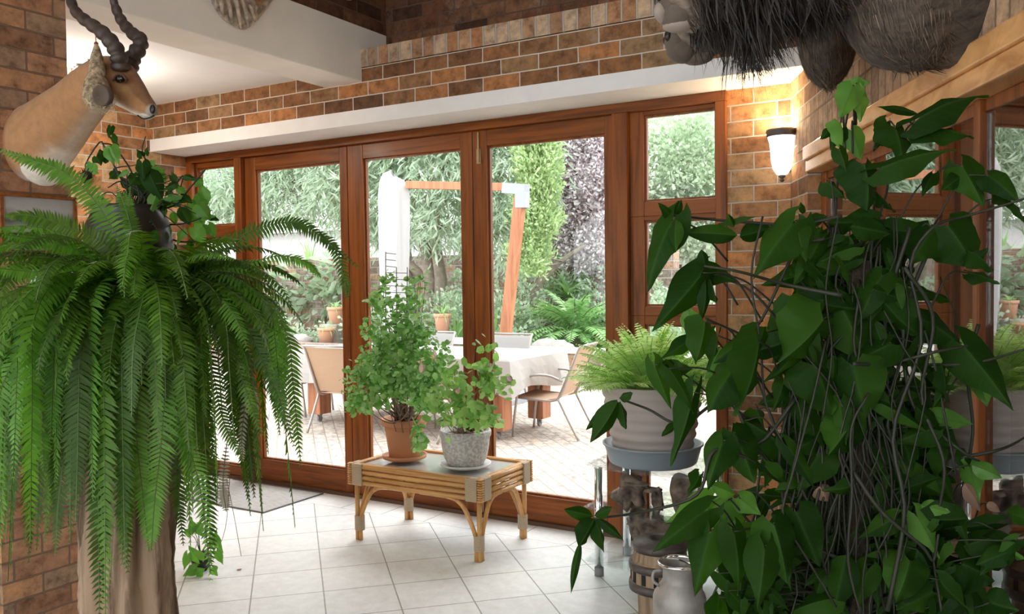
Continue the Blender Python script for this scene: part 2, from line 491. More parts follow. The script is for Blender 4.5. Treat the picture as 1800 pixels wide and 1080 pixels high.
class MB:
    def __init__(self): self.v = []; self.f = []; self.n = 0; self.uv = None; self.c = None; self.mi = []; self.m = 0

    def add(self, vs, fs, uv=None, col=None):
        vs = np.asarray(vs, float).reshape(-1, 3)
        self.v.append(vs)
        for f in fs: self.f.append([i+self.n for i in f]); self.mi.append(self.m)
        if uv is not None:
            if self.uv is None: self.uv = [np.zeros((self.n, 2))]
            self.uv.append(np.asarray(uv, float))
        if col is not None:
            if self.c is None: self.c = []
            self.c.append(np.asarray(col, float))
        self.n += len(vs)
        return self

    def box(self, x0, x1, y0, y1, z0, z1):
        v = [(x0, y0, z0), (x1, y0, z0), (x1, y1, z0), (x0, y1, z0), (x0, y0, z1), (x1, y0, z1), (x1, y1, z1), (x0, y1, z1)]
        return self.add(v, [(0, 3, 2, 1), (4, 5, 6, 7), (0, 1, 5, 4), (1, 2, 6, 5), (2, 3, 7, 6), (3, 0, 4, 7)])

    def hexa(self, v):  # 8 points: bottom 4 then top 4
        return self.add(v, [(0, 3, 2, 1), (4, 5, 6, 7), (0, 1, 5, 4), (1, 2, 6, 5), (2, 3, 7, 6), (3, 0, 4, 7)])

    def rbox(self, s0, s1, o0, o1, z0, z1):  # box in right-wall coordinates
        return self.hexa([rwp(s0, z0, o0), rwp(s1, z0, o0), rwp(s1, z0, o1), rwp(s0, z0, o1), rwp(s0, z1, o0), rwp(s1, z1, o0), rwp(s1, z1, o1), rwp(s0, z1, o1)])

    def tube(self, pts, rad, n=8, cap=True, hint=(0, 0, 1), flat=1.0):
        pts = np.asarray(pts, float)
        k = len(pts)
        if np.isscalar(rad): rad = [rad]*k
        vs = []
        pa = None
        for i in range(k):
            d = pts[min(i+1, k-1)]-pts[max(i-1, 0)]
            if pa is None: a, b = frame(d, hint)
            else:
                d = nrm(d); a = nrm(pa-d*(pa@d)); b = np.cross(a, d)
            pa = a
            for j in range(n):
                t = 2*math.pi*j/n
                vs.append(pts[i]+rad[i]*(math.cos(t)*a+math.sin(t)*b*flat))
        fs = []
        for i in range(k-1):
            for j in range(n):
                fs.append((i*n+j, i*n+(j+1) % n, (i+1)*n+(j+1) % n, (i+1)*n+j))
        if cap: fs.append(tuple(range(n))[::-1]); fs.append(tuple((k-1)*n+j for j in range(n)))
        return self.add(vs, fs)

    def lathe(self, prof, c, n=32, axis=(0, 0, 1), cap=False):
        a, b = frame(axis); ax = nrm(axis); c = np.asarray(c, float)
        vs = []
        for r, z in prof:
            for j in range(n):
                t = 2*math.pi*j/n
                vs.append(c+ax*z+r*(math.cos(t)*a+math.sin(t)*b))
        fs = []
        for i in range(len(prof)-1):
            for j in range(n):
                fs.append((i*n+j, (i+1)*n+j, (i+1)*n+(j+1) % n, i*n+(j+1) % n))
        if cap: fs.append(tuple(range(n))); fs.append(tuple((len(prof)-1)*n+j for j in range(n))[::-1])
        return self.add(vs, fs)

    def ball(self, c, r, n=10, m=7, noise=0, rng=None):
        c = np.asarray(c, float); r = np.asarray(r, float)*np.ones(3)
        vs = []; fs = []
        for i in range(m+1):
            for j in range(n):
                th = math.pi*i/m; ph = 2*math.pi*j/n
                k = 1+(rng.uniform(-noise, noise) if rng and 0 < i < m else 0)
                vs.append(c+k*r*np.array([math.sin(th)*math.cos(ph), math.sin(th)*math.sin(ph), math.cos(th)]))
        for i in range(m):
            for j in range(n):
                fs.append((i*n+j, (i+1)*n+j, (i+1)*n+(j+1) % n, i*n+(j+1) % n))
        return self.add(vs, fs)

    def build(self, name, mats, parent=None, smooth=False, uv=None, bevel=0, loc=None, sub=0):
        me = bpy.data.meshes.new(name)
        V = np.concatenate(self.v) if self.v else np.zeros((0, 3))
        o0 = org(parent) if parent is not None else (np.array(loc, float) if loc is not None else np.zeros(3))
        V = V-o0
        lens = np.array([len(f) for f in self.f], dtype=np.int32)
        me.vertices.add(len(V)); me.vertices.foreach_set('co', V.ravel())
        me.loops.add(int(lens.sum())); me.loops.foreach_set('vertex_index', np.fromiter((i for f in self.f for i in f), dtype=np.int32, count=int(lens.sum())))
        me.polygons.add(len(lens)); st = np.zeros(len(lens), dtype=np.int32); st[1:] = np.cumsum(lens)[:-1]
        me.polygons.foreach_set('loop_start', st)
        me.polygons.foreach_set('use_smooth', np.full(len(lens), smooth, dtype=bool))
        if not isinstance(mats, (list, tuple)): mats = [mats]
        for m in mats: me.materials.append(m)
        if len(mats) > 1: me.polygons.foreach_set('material_index', np.array(self.mi, dtype=np.int32))
        me.update(calc_edges=True)
        if uv == 'wall':
            ul = me.uv_layers.new(name='UVMap')
            W_ = V+o0
            for p in me.polygons:
                nx, ny, nz = p.normal
                for li in p.loop_indices:
                    w = W_[me.loops[li].vertex_index]
                    if abs(nz) > .7: u_, v_ = w[0], w[1]
                    else:
                        t = nrm((-ny, nx)); u_, v_ = w[0]*t[0]+w[1]*t[1], w[2]
                    ul.data[li].uv = (u_+10.03, v_-2.513+.083*40)
        elif self.uv is not None:
            ul = me.uv_layers.new(name='UVMap')
            U = np.concatenate(self.uv)
            vi = np.zeros(len(me.loops), dtype=np.int32); me.loops.foreach_get('vertex_index', vi)
            ul.data.foreach_set('uv', U[vi].ravel())
        if self.c is not None:
            ca = me.color_attributes.new('coat', 'FLOAT_COLOR', 'POINT')
            Cc = np.concatenate(self.c); Cc = np.concatenate([Cc, np.ones((len(Cc), 1))], 1)
            ca.data.foreach_set('color', Cc.ravel())
        o = bpy.data.objects.new(name, me)
        COL.objects.link(o)
        if parent is not None: o.parent = parent
        else: o.location = o0
        if bevel:
            b = o.modifiers.new('bevel', 'BEVEL'); b.width = bevel; b.segments = 2; b.limit_method = 'ANGLE'
        if sub:
            b = o.modifiers.new('subdivision', 'SUBSURF'); b.levels = sub; b.render_levels = sub
        return o


def struct(name, mb, m, parent=None, **kw):
    o = mb.build(name, m, parent, **kw)
    if parent is None: o['kind'] = 'structure'
    return o


def spline(pts, n=20):
    pts = np.asarray(pts, float)
    P = np.vstack([2*pts[0]-pts[1], pts, 2*pts[-1]-pts[-2]])
    out = []
    k = len(pts)-1
    for i in range(n+1):
        t = i/n*k; j = min(int(t), k-1); u_ = t-j
        p0, p1, p2, p3 = P[j], P[j+1], P[j+2], P[j+3]
        out.append(.5*((2*p1)+(-p0+p2)*u_+(2*p0-5*p1+4*p2-p3)*u_**2+(-p0+3*p1-3*p2+p3)*u_**3))
    return np.array(out)


def copy_tree(o, parent=None):
    c = o.copy(); COL.objects.link(c)
    if parent is not None: c.parent = parent
    for ch in list(o.children): copy_tree(ch, c)
    return c

# ================================================================== ROOM
XL = -1.464


def build_room():
    b = MB(); b.box(-1.6, 7.5, -9, -.252, -.1, 0)
    struct('floor', b, M_TILE)
    b = MB(); b.box(-1.6, 3.6, -.252, .12, -.1, 0)
    struct('floor', b, M_TILEB)
    # left wall, its far end carries the frame
    b = MB(); b.box(XL-.25, XL, -5.5, .14, 0, 3.3)
    struct('wall_left', b, M_BRICK, uv='wall')
    # free end of the partition that carries the antelope
    b = MB(); b.box(-1.2, .492, -2.53, -2.19, 0, 3.3)
    struct('wall_partition', b, M_BRICKR, uv='wall')
    # brick pier right of the doors
    b = MB(); b.box(2.69, 3.13, 0, .22, 0, 2.43)
    struct('wall_back_pier', b, M_BRICK, uv='wall')
    # brick band over the plaster beam
    b = MB(); b.box(XL, 3.2, -.33, .2, 2.513, 2.76)
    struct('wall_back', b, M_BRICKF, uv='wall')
    b = MB(); b.box(.5, 3.3, -.335, .2, 2.765, 2.873)
    o = struct('wall_back_rowlock', b, M_ROWLOCK, uv='wall')
    b = MB(); b.box(XL, 3.17, -.33, .2, 2.425, 2.513)
    struct('trim_1', b, M_PLGREY)
    # recessed upper wall in the tall part of the room
    b = MB(); b.box(.3, 3.6, -.08, .2, 2.868, 4.4)
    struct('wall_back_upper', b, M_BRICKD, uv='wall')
    b = MB(); b.box(.24, .54, -9, -.08, 2.678, 3.015)
    struct('trim_2', b, M_BEAM, bevel=.008)
    b = MB(); b.box(.25, .535, -9, -.08, 3.015, 4.4)
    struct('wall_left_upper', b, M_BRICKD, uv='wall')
    b = MB(); b.box(-1.7, .24, -9, .1, 2.757, 2.9)
    struct('ceiling', b, M_PLASTER)
    b = MB(); b.box(.2, 7.5, -9, .3, 4.4, 4.5)
    struct('ceiling_high', b, M_PLASTER)
    # right wall (runs towards the viewer at an angle)
    b = MB(); b.rbox(-.09, .35, -.3, 0, 0, 2.052); b.rbox(4.6, 9, -.3, 0, 0, 2.052)
    struct('wall_right', b, M_BRICK, uv='wall')
    b = MB(); b.rbox(.16, 9, -.3, .006, 2.052, 2.25)
    struct('wall_right_soldier', b, M_SOLDIER, uv='wall')
    b = MB(); b.rbox(-.09, 9, -.3, 0, 2.25, 4.4); b.rbox(-.09, .16, -.3, 0, 2.052, 2.25)
    struct('wall_right_upper', b, M_BRICK, uv='wall')
    # walls out of view that close the room; a wide opening lets daylight in from behind
    b = MB(); b.box(-1.7, 7.5, -9.2, -9, 0, .9); b.box(-1.7, 7.5, -9.2, -9, 3.3, 4.4); b.box(-1.7, 0, -9.2, -9, .9, 3.3)
    struct('wall_front', b, M_PLASTER)


def pane_box(name, parent, x0, x1, z0, z1, y=.055, m=None):
    b = MB(); b.box(x0, x1, y-.003, y+.003, z0, z1)
    return b.build(name, m or M_GLASS, parent)


def leaf_frame(name, x0, x1, gx0, gx1, z0, z1, gz0, gz1, y0=.02, y1=.07):
    """a glazed sash: stiles, rails, bead and glass, as one structure with parts"""
    b = MB(); b.box(x0, gx0, y0, y1, z0, z1); b.box(gx1, x1, y0, y1, z0, z1)
    o = struct(name, b, M_WOODV, bevel=.003)
    r = MB(); r.box(gx0, gx1, y0+.001, y1-.001, z0, gz0); r.box(gx0, gx1, y0+.001, y1-.001, gz1, z1)
    r.build('rail', M_WOODX, o, bevel=.003)
    bd = MB(); t = .012
    for a in ((gx0, gx0+t, gz0, gz1), (gx1-t, gx1, gz0, gz1), (gx0+t, gx1-t, gz0, gz0+t), (gx0+t, gx1-t, gz1-t, gz1)):
        bd.box(a[0], a[1], y0+.018, y1-.008, a[2], a[3])
    bd.build('glazing_bead', M_WOODV, o)
    pane_box('glass_pane', o, gx0+.002, gx1-.002, gz0+.002, gz1-.002)
    return o


def build_doors():
    # fixed frame
    b = MB()
    b.box(-1.478, 2.69, -.02, .09, 2.372, 2.424)
    struct('trim_3', b, M_WOODX, bevel=.003)
    b = MB()
    for a in ((-1.464, -1.405), (-.945, -.875), (2.05, 2.14), (2.632, 2.69)):
        b.box(a[0], a[1], -.02, .09, 0, 2.372)
    struct('trim_4', b, M_WOODV, bevel=.004)
    b = MB(); b.box(-1.405, 2.69, -.01, .14, 0, .022)
    struct('trim_5', b, simple('door_sill_wood', (.10, .05, .03), .6))
    # left sidelight: top, bottom
    leaf_frame('window_1', -1.405, -.945, -1.384, -.957, 1.80, 2.372, 1.893, 2.335)
    leaf_frame('window_2', -1.405, -.945, -1.384, -.957, .022, 1.80, .096, 1.797-.02)
    d1 = leaf_frame('door_1', -.875, .100, -.768, .034, .022, 2.372, .172, 2.276)
    d2 = leaf_frame('door_2', .106, 1.104, .238, 1.017, .022, 2.372, .172, 2.276)
    d3 = leaf_frame('door_3', 1.110, 2.05, 1.210, 1.990, .022, 2.372, .170, 2.276)
    # slim meeting stile and slide bolts of door 3
    b = MB(); b.tube([(1.155, .012, 2.18), (1.155, .012, 2.36)], .005); b.box(1.14, 1.17, .014, .022, 2.17, 2.26)
    b.tube([(1.155, .012, .03), (1.155, .012, .2)], .005); b.box(1.14, 1.17, .014, .022, .1, .18)
    b.build('slide_bolt', simple('dull_brass', (.35, .27, .15), .4, .8), d3)
    # right window: three lights
    leaf_frame('window_3', 2.14, 2.632, 2.222, 2.625, 1.80, 2.372, 1.879, 2.350)
    leaf_frame('window_4', 2.14, 2.632, 2.222, 2.625, 1.255, 1.80, 1.306, 1.775)
    leaf_frame('window_5', 2.14, 2.632, 2.222, 2.625, .022, 1.255, .10, 1.207)


def build_right_glazing():
    b = MB(); b.rbox(.35, 4.6, -.16, .025, 1.99, 2.052); b.rbox(.35, 4.6, -.16, .012, 1.935, 1.99)
    struct('trim_6', b, M_BEAMW, bevel=.006)
    b = MB(); b.rbox(.35, .42, -.12, -.058, 0, 1.935); b.rbox(1.95, 1.985, -.098, -.055, 0, 1.935); b.rbox(4.5, 4.6, -.12, -.06, 0, 1.935)
    struct('trim_7', b, M_WOODV, bevel=.004)
    b = MB(); b.rbox(1.25, 1.47, -.38, -.27, 0, 1.935)
    struct('trim_8', b, M_CREAM, bevel=.004)
    for i, (s0, s1) in enumerate(((.42, 1.95), (1.985, 4.5))):
        b = MB(); b.rbox(s0, s1, -.083, -.077, .1, 1.90)
        o = struct('window_%d' % (6+i), b, M_GLASSR)
        r = MB(); r.rbox(s0, s1, -.11, -.07, 0, .1); r.rbox(s0, s1, -.11, -.07, 1.90, 1.935)
        r.build('rail', M_WOODV, o, bevel=.003)
    # enclosure added outside that glazing to keep it dark, so the panes mirror
    b = MB(); b.rbox(-.1, 7, -2.3, -2.1, 0, 2.5); b.rbox(-.3, -.1, -2.3, -.3, 0, 2.5); b.rbox(7, 7.2, -2.3, -.3, 0, 2.5)
    struct('wall_added_enclosure', b, M_BRICK, uv='wall')
    b = MB(); b.rbox(-.1, 7, -2.3, -.3, 2.4, 2.5)
    struct('ceiling_added_enclosure', b, M_PLASTER)
    b = MB(); b.rbox(-.1, 7, -2.3, -.0, -.12, -.01)
    struct('floor_added_enclosure', b, simple('enclosure_screed', (.3, .28, .25), .8))


build_room(); build_doors(); build_right_glazing()

# ================================================================== FOLIAGE TOOLS
NR = np.random.RandomState(3)


def leaf_cloud(pos, dirs, length, width, rng=NR, bend=.15, jit=.3, taper=.35):
    """many bent leaves, each one a small 6-vertex blade; returns arrays for MB.add"""
    n = len(pos)
    L = length*rng.uniform(1-jit, 1+jit, (n, 1)); Wd = width*rng.uniform(1-jit, 1+jit, (n, 1))
    d = dirs/np.linalg.norm(dirs, axis=1, keepdims=True)
    r = rng.normal(size=(n, 3)); sd = np.cross(d, r); sd /= np.linalg.norm(sd, axis=1, keepdims=True)
    up = np.cross(sd, d)
    a = pos; m = pos+d*L*.45+up*L*bend; t = pos+d*L
    m2 = pos+d*L*.75+up*L*bend*.7
    v = np.stack([a, m-sd*Wd*.5, m+sd*Wd*.5, m2-sd*Wd*taper, m2+sd*Wd*taper, t], 1).reshape(-1, 3)
    base = np.arange(n)*6
    f = []
    for b in base.tolist():
        f.append((b, b+1, b+2)); f.append((b+1, b+3, b+4, b+2)); f.append((b+3, b+5, b+4))
    return v, f


def disc_cloud(pos, nor, r, rng=NR, jit=.35, k=6):
    n = len(pos)
    nz = nor/np.linalg.norm(nor, axis=1, keepdims=True)
    a = np.cross(nz, rng.normal(size=(n, 3))); a /= np.linalg.norm(a, axis=1, keepdims=True); b = np.cross(nz, a)
    R_ = r*rng.uniform(1-jit, 1+jit, (n, 1))
    vs = [pos+nz*R_*.18]
    for j in range(k):
        t = 2*math.pi*j/k
        e = 1.12 if j == 0 else 1
        vs.append(pos+R_*e*(math.cos(t)*a+math.sin(t)*b*.85)-nz*R_*.1*abs(math.sin(t)))
    v = np.stack(vs, 1).reshape(-1, 3)
    f = []
    for i in range(n):
        o = i*(k+1)
        for j in range(k): f.append((o, o+1+j, o+1+(j+1) % k))
    return v, f


def in_ball(n, c, r, rng=NR, shell=.0):
    p = rng.normal(size=(n, 3)); p /= np.linalg.norm(p, axis=1, keepdims=True)
    q = (shell+(1-shell)*rng.uniform(0, 1, (n, 1))**(1/3.))
    return np.asarray(c)+p*q*np.asarray(r), p


def frond(mb, pts, w, npair=40, fold=.35, rng=random, plen=None, rad=.0016, tipw=.12, hintn=None, droop=.25, seg=2, mi=0):
    """fern frond: rachis along pts with rows of leaflets; w = leaflet length at the widest"""
    P = spline(pts, npair)
    mb.m = 1
    mb.tube(P[::3], rad, 3, cap=False)
    mb.m = mi
    base_n = nrm(nrm(hintn if hintn is not None else (0, 0, 1))+np.array([rng.uniform(-.35, .35), rng.uniform(-.35, .35), 0]))
    vs = []; fs = []
    k = 0
    L = np.linalg.norm(np.diff(P, axis=0), axis=1).sum()
    gap = L/npair
    for i in range(1, npair):
        t = i/npair
        d = nrm(P[min(i+1, npair)]-P[i-1])
        side = np.cross(d, base_n)
        if np.linalg.norm(side) < .2: side = np.cross(d, nrm(base_n+np.array([.3, -.8, .1])))
        side = nrm(side); nn = np.cross(side, d)
        prof = min(1, .35+t*4)*(1-(max(0, t-.45)/.55)**2*(1-tipw))
        ln = w*prof*rng.uniform(.88, 1.1)
        for sg in (-1, 1):
            dd = nrm(side*sg+d*(.18+.35*t)+nn*rng.uniform(-.25, .12)-np.array([0, 0, droop*rng.uniform(.4, 1.3)]))
            wd = min(gap*.5, ln*.24)
            b0 = P[i]
            m1 = b0+dd*ln*.5
            tp = b0+dd*ln-np.array([0, 0, ln*.12])
            vs += [b0-d*wd*.8, b0+d*wd*.9, m1+d*wd*.85, m1-d*wd*.75, tp]
            fs += [(k, k+1, k+2, k+3), (k+3, k+2, k+4)]
            k += 5
    mb.add(vs, fs)
    mb.m = 0


def arch(c, az, el, L, g=2.2, n=7, wob=.1, rng=random, spread=0):
    """points of a stem leaving c at azimuth/elevation and bending under its weight"""
    p = np.array(c, float); pts = [p.copy()]
    e = el; a = az
    for i in range(n):
        st = L/n
        p = p+st*np.array([math.cos(e)*math.cos(a), math.cos(e)*math.sin(a), math.sin(e)])
        pts.append(p.copy())
        e = max(-1.5, e-g*st*(1.0+.4*i/n)); a += rng.uniform(-wob, wob)
    return pts


# ================================================================== GARDEN AND PATIO
def build_outside():
    b = MB(); b.box(-16, 9, .12, 6.4, -.12, -.005)
    struct('patio_paving', b, M_PAVER)
    b = MB(); b.box(-20, 9, 6.4, 10, -.1, .36)
    struct('garden_bed', b, M_SOIL)
    b = MB(); b.box(-20, 9, 6.15, 6.4, -.1, .42)
    o = struct('retaining_wall', b, M_GARDEN, uv='wall')
    b = MB(); b.box(-2.2, 4, 6.1, 6.45, .42, .48)
    b.build('coping_slab', M_WHITE, o, bevel=.01)
    b = MB(); b.box(-4.2, 1.5, 7.0, 10, .34, .38)
    tag(b.build('lawn', M_LAWN), 'small patch of bright lawn behind the outdoor table', 'lawn', kind='stuff')
    b = MB(); b.box(-22, -1.2, 10, 10.3, 0, 1.95); b.box(-1.2, 9, 10, 10.3, 0, 1.6)
    struct('garden_wall', b, M_GARDEN, uv='wall')
    b = MB(); b.box(-40, 30, 10.3, 60, -.2, -.1)
    struct('ground', b, M_SOIL)
    # neighbouring houses over the wall
    t = thing('neighbour_house', 'long white house beyond the left part of the garden wall', 'house', (-20, 19, 0))
    m = MB(); m.box(-34, -10.5, 18, 24, 0, 3.15); m.build('wall', M_WHITE, t)
    m = MB(); m.hexa([(-34.6, 17.4, 3.15), (-9.9, 17.4, 3.15), (-9.9, 24.6, 3.15), (-34.6, 24.6, 3.15), (-32, 21, 4.3), (-12, 21, 4.3), (-12, 21.2, 4.3), (-32, 21.2, 4.3)])
    m.build('roof', simple('pale_roof', (.6, .58, .56), .8), t)
    t = thing('garden_cottage', 'cream house with a red-brown roof behind the purple tree', 'house', (1, 20, 0))
    m = MB(); m.box(-4.5, 6, 17, 22, 0, 2.25); m.build('wall', M_CREAM, t)
    dim = simple('dim_window', (.3, .33, .35), .3)
    for x in (-3, -.3, 1.2, 3):
        m = MB(); m.box(x, x+.8, 16.95, 17.02, 1.0, 1.9); m.build('window', dim, t)
    m = MB(); m.hexa([(-5, 16.5, 2.25), (6.5, 16.5, 2.25), (6.5, 22.5, 2.25), (-5, 22.5, 2.25), (-4.4, 19.4, 3.3), (5.8, 19.4, 3.3), (5.8, 19.6, 3.3), (-4.4, 19.6, 3.3)])
    m.build('roof', M_TERRAO, t)


def bole(mb, pts, r0, r1, n=7):
    P = spline(pts, 14)
    mb.tube(P, list(np.linspace(r0, r1, len(P))), n)


def tree(name, label, cat, base, crowns, leafm, kind, n, ln, wd, trunk, drop=0, grp='garden trees'):
    """crowns: list of (centre, radii); trunk: list of (points, r0, r1)"""
    t = thing(name, label, cat, base, grp)
    tb = MB()
    for p, r0, r1 in trunk: bole(tb, p, r0, r1)
    rng = np.random.RandomState(len(label)*7+n)
    vol = sum(np.prod(r) for _, r in crowns)
    # twigs from the last trunk point through each crown
    for c, r in crowns:
        tip = min((np.array(p_, float) for tr_ in trunk for p_ in tr_[0]), key=lambda v: np.linalg.norm(v-np.asarray(c)))
        tip = tip+np.array([0, .2, 0])
        for k in range(2 if kind != 'willow' else 7):
            q = np.asarray(c)+rng.uniform(-.6, .6, 3)*np.asarray(r)
            tb.tube(spline([tip, (tip+q)/2+rng.uniform(-.15, .15, 3), q], 8), list(np.linspace(.018, .004, 9)), 5)
    tb.build('trunk', M_TRUNK, t, smooth=True)
    fb = MB()
    for c, r in crowns:
        m = int(n*np.prod(r)/vol)
        # tufts, so that the crown has clumps and gaps
        nt = max(6, m//34)
        tc, tn = in_ball(nt, c, r, rng, .35)
        idx = rng.randint(0, nt, m)
        if kind == 'willow':
            q = rng.normal(size=(m, 3)); q /= np.linalg.norm(q, axis=1, keepdims=True)
            q[:, 2] = -np.abs(q[:, 2])*.4-.8*rng.uniform(.2, 1, m)
            pos = tc[idx]+rng.normal(size=(m, 3))*np.array([.12, .12, .16])
            fb.add(*leaf_cloud(pos, q+.25*tn[idx], ln, wd, rng))
        elif kind == 'conifer':
            q = tn[idx]*.5+rng.normal(size=(m, 3))*.5+np.array([0, 0, .6])
            pos = tc[idx]+rng.normal(size=(m, 3))*.055
            fb.add(*leaf_cloud(pos, q, ln, wd, rng, taper=.5))
        else:
            pos = tc[idx]+rng.normal(size=(m, 3))*.15
            q = rng.normal(size=(m, 3))+tn[idx]
            fb.add(*leaf_cloud(pos, q, ln, wd, rng, taper=.45))
    fb.build('crown', leafm, t)
    return t


def P3(x, y, Y): return onY(x, y, Y)


def build_trees():
    g = 'garden trees'
    # willow-leaved tree, trunk groups at x 715-780
    t0 = P3(745, 600, 8); t0[2] = .3
    c = []
    for x, y, rx, rz in ((470, 330, 1.3, .7), (560, 310, 1.3, .8), (640, 330, 1.1, .9), (740, 330, 1.5, 1.0), (800, 270, 1.6, 1.0), (880, 300, 1.0, 1.1), (800, 380, 1.0, .5), (560, 200, 2.2, 1.0), (760, 180, 2.4, 1.1), (885, 400, .5, .55), (400, 300, 1.2, .9), (350, 330, .9, 1.0)):
        p = P3(x, y, 7.6)
        c.append((p, (rx, .9, rz)))
    tr = [([P3(728, 640, 8)*np.array([1, 1, 0])+np.array([0, 0, .3]), P3(712, 470, 8), P3(700, 330, 7.8)], .20, .10),
          ([P3(748, 640, 8)*np.array([1, 1, 0])+np.array([0, 0, .3]), P3(757, 500, 8), P3(745, 400, 7.8), P3(770, 300, 7.6)], .17, .07),
          ([P3(768, 640, 8.1)*np.array([1, 1, 0])+np.array([0, 0, .3]), P3(775, 500, 8), P3(765, 400, 7.8), P3(800, 290, 7.6)], .15, .06),
          ([P3(745, 600, 8)*np.array([1, 1, 0])+np.array([0, 0, 1.5]), P3(640, 380, 7.8), P3(560, 330, 7.6)], .09, .04),
          ([P3(710, 400, 8), P3(720, 300, 7.7), P3(700, 230, 7.6)], .09, .05)]
    tree('willow_leaved_tree', 'big tree with drooping narrow pale green leaves over the folded parasol', 'tree', t0, c, M_WILLOW, 'willow', 30000, .23, .036, tr, grp=g)
    # conifer
    t0 = P3(930, 600, 8.6); t0[2] = .3
    c = [(P3(x, y, 6.9), r) for x, y, r in ((945, 300, (.32, .4, .5)), (942, 380, (.3, .4, .5)), (930, 450, (.3, .35, .3)), (940, 250, (.3, .4, .4)), (945, 350, (.28, .4, .4)), (935, 170, (.3, .4, .5)))]
    tree('conifer_tree', 'bright yellow-green conifer beside the purple tree', 'tree', t0, c, M_CONIF, 'conifer', 15000, .085, .03,
         [([t0, P3(928, 540, 8.6), P3(950, 480, 8.6), P3(935, 360, 8.5)], .12, .06), ([P3(945, 500, 8.6), P3(985, 460, 8.7), P3(1030, 430, 8.9)], .07, .03)], grp=g)
    # purple-leaved plum
    t0 = P3(1010, 600, 9.7); t0[2] = .3
    c = [(P3(x, y, 9.6), r) for x, y, r in ((1020, 300, (.85, .7, .9)), (985, 350, (.55, .6, .8)), (1000, 390, (.7, .6, .6)), (1045, 420, (.7, .6, .55)), (1060, 330, (.7, .6, .7)), (1000, 250, (.6, .6, .6)), (1030, 200, (.8, .7, .7)), (980, 420, (.35, .4, .4)))]
    tree('purple_leaved_tree', 'dense tree with small dusky purple-grey leaves left of the right-hand window', 'tree', t0, c, M_PLUM, 'round', 36000, .085, .038,
         [([t0, P3(1000, 540, 9.7), P3(1020, 440, 9.6), P3(1030, 330, 9.6)], .12, .05)], grp=g)
    # tree in the right window
    t0 = P3(1195, 560, 13); t0[2] = 0
    c = [(P3(x, y, 12.5), r) for x, y, r in ((1190, 300, (1.3, 1, .9)), (1150, 360, (.9, .8, .7)), (1240, 330, (.9, .8, .8)), (1200, 390, (1.1, .8, .6)), (1170, 420, (.8, .7, .4)), (1240, 420, (.8, .7, .45)), (1210, 240, (.7, .6, .6)), (1160, 260, (.5, .5, .5)))]
    tree('broadleaf_tree', 'round pale green tree seen through the upper right-hand window', 'tree', t0, c, M_GTREE, 'round', 14000, .12, .06,
         [([t0, P3(1190, 470, 12.8), P3(1200, 380, 12.5)], .14, .08), ([t0+np.array([.8, 0, 0]), P3(1232, 470, 12.8), P3(1245, 380, 12.5)], .12, .06), ([t0-np.array([.6, 0, 0]), P3(1168, 470, 12.8), P3(1150, 380, 12.5)], .1, .06)], grp=g)
    # thin slender tree above it
    t0 = P3(1150, 560, 15); t0[2] = 0
    c = [(P3(x, y, 14.5), (.5, .5, .55)) for x, y in ((1150, 230), (1225, 215), (1250, 240), (1200, 205), (1140, 190))]
    tree('slender_tree', 'thin sparse tree against the white sky behind the round pale one', 'tree', t0, c, M_GTREE, 'round', 1300, .13, .05, [([t0, P3(1165, 380, 14.8), P3(1190, 250, 14.5)], .12, .05)], grp=g)


def rosette(name, label, cat, base, n, L, w, m, el=(20, 75), g=1.6, feather=False, group=None, seed=1, stem=0, parent=None):
    rng = random.Random(seed)
    b = MB()
    top = np.array(base)+np.array([0, 0, stem])
    for i in range(n):
        az = 2*math.pi*(i*.618+rng.uniform(-.05, .05)); e = R(rng.uniform(*el))
        l = L*rng.uniform(.75, 1.1)
        pts = arch(top, az, e, l, g/L, 6, .03, rng)
        if feather:
            frond(b, pts, w, 22, rng=rng, rad=L*.008, droop=.1)
        else:
            P = np.array(pts); k = len(P); vs = []; fs = []
            for j in range(k):
                d = nrm(P[min(j+1, k-1)]-P[max(j-1, 0)]); sd = nrm(np.cross(d, (0, 0, 1))+1e-6)
                ww = w*(1-(j/(k-1))**2.2)+.0005
                vs += [P[j]-sd*ww/2, P[j]+np.array([0, 0, -.15*ww]), P[j]+sd*ww/2]
            for j in range(k-1):
                o = j*3; fs += [(o, o+1, o+4, o+3), (o+1, o+2, o+5, o+4)]
            b.add(vs, fs)
    if parent is not None: return b.build('foliage', [m, M_STEM] if feather else m, parent)
    t = thing(name, label, cat, base, group)
    b.build('foliage', [m, M_STEM] if feather else m, t)
    if stem:
        s = MB(); s.tube([np.array(base), top], [.09, .07], 8); s.build('stem', M_TRUNK, t)
    return t


def shrub(name, label, base, r, n, m=None, ln=.09, wd=.045, seed=0, group='shrubs in the garden bed'):
    rng = np.random.RandomState(seed)
    t = thing(name, label, 'shrub', base, group)
    s = MB()
    for k in range(6):
        q = np.array(base)+np.array([rng.uniform(-.6, .6)*r[0], rng.uniform(-.6, .6)*r[1], r[2]*rng.uniform(.8, 1.6)])
        s.tube(spline([base, (np.array(base)+q)/2+rng.uniform(-.05, .05, 3), q], 5), [.012]*6, 4)
    s.build('stem', M_TWIG, t)
    f = MB(); c = np.array(base)+np.array([0, 0, r[2]*.9])
    nt = max(5, n//25); tc, tn = in_ball(nt, c, r, rng, .4); tc[:, 2] = np.maximum(tc[:, 2], base[2]+.02)
    idx = rng.randint(0, nt, n)
    pos = tc[idx]+rng.normal(size=(n, 3))*.07; pos[:, 2] = np.maximum(pos[:, 2], base[2]+.01)
    f.add(*leaf_cloud(pos, tn[idx]+rng.normal(size=(n, 3))*.7+np.array([0, 0, .3]), ln, wd, rng))
    f.build('foliage', m or M_SHRUB, t)
    return t


def pot_profile(r, h, lip=.012):
    return [(r*.62, 0), (r*.66, .0), (r*.88, h*.8), (r*.9, h*.82), (r, h*.82), (r, h), (r*.88, h), (r*.84, h*.86), (.001, h*.84)]


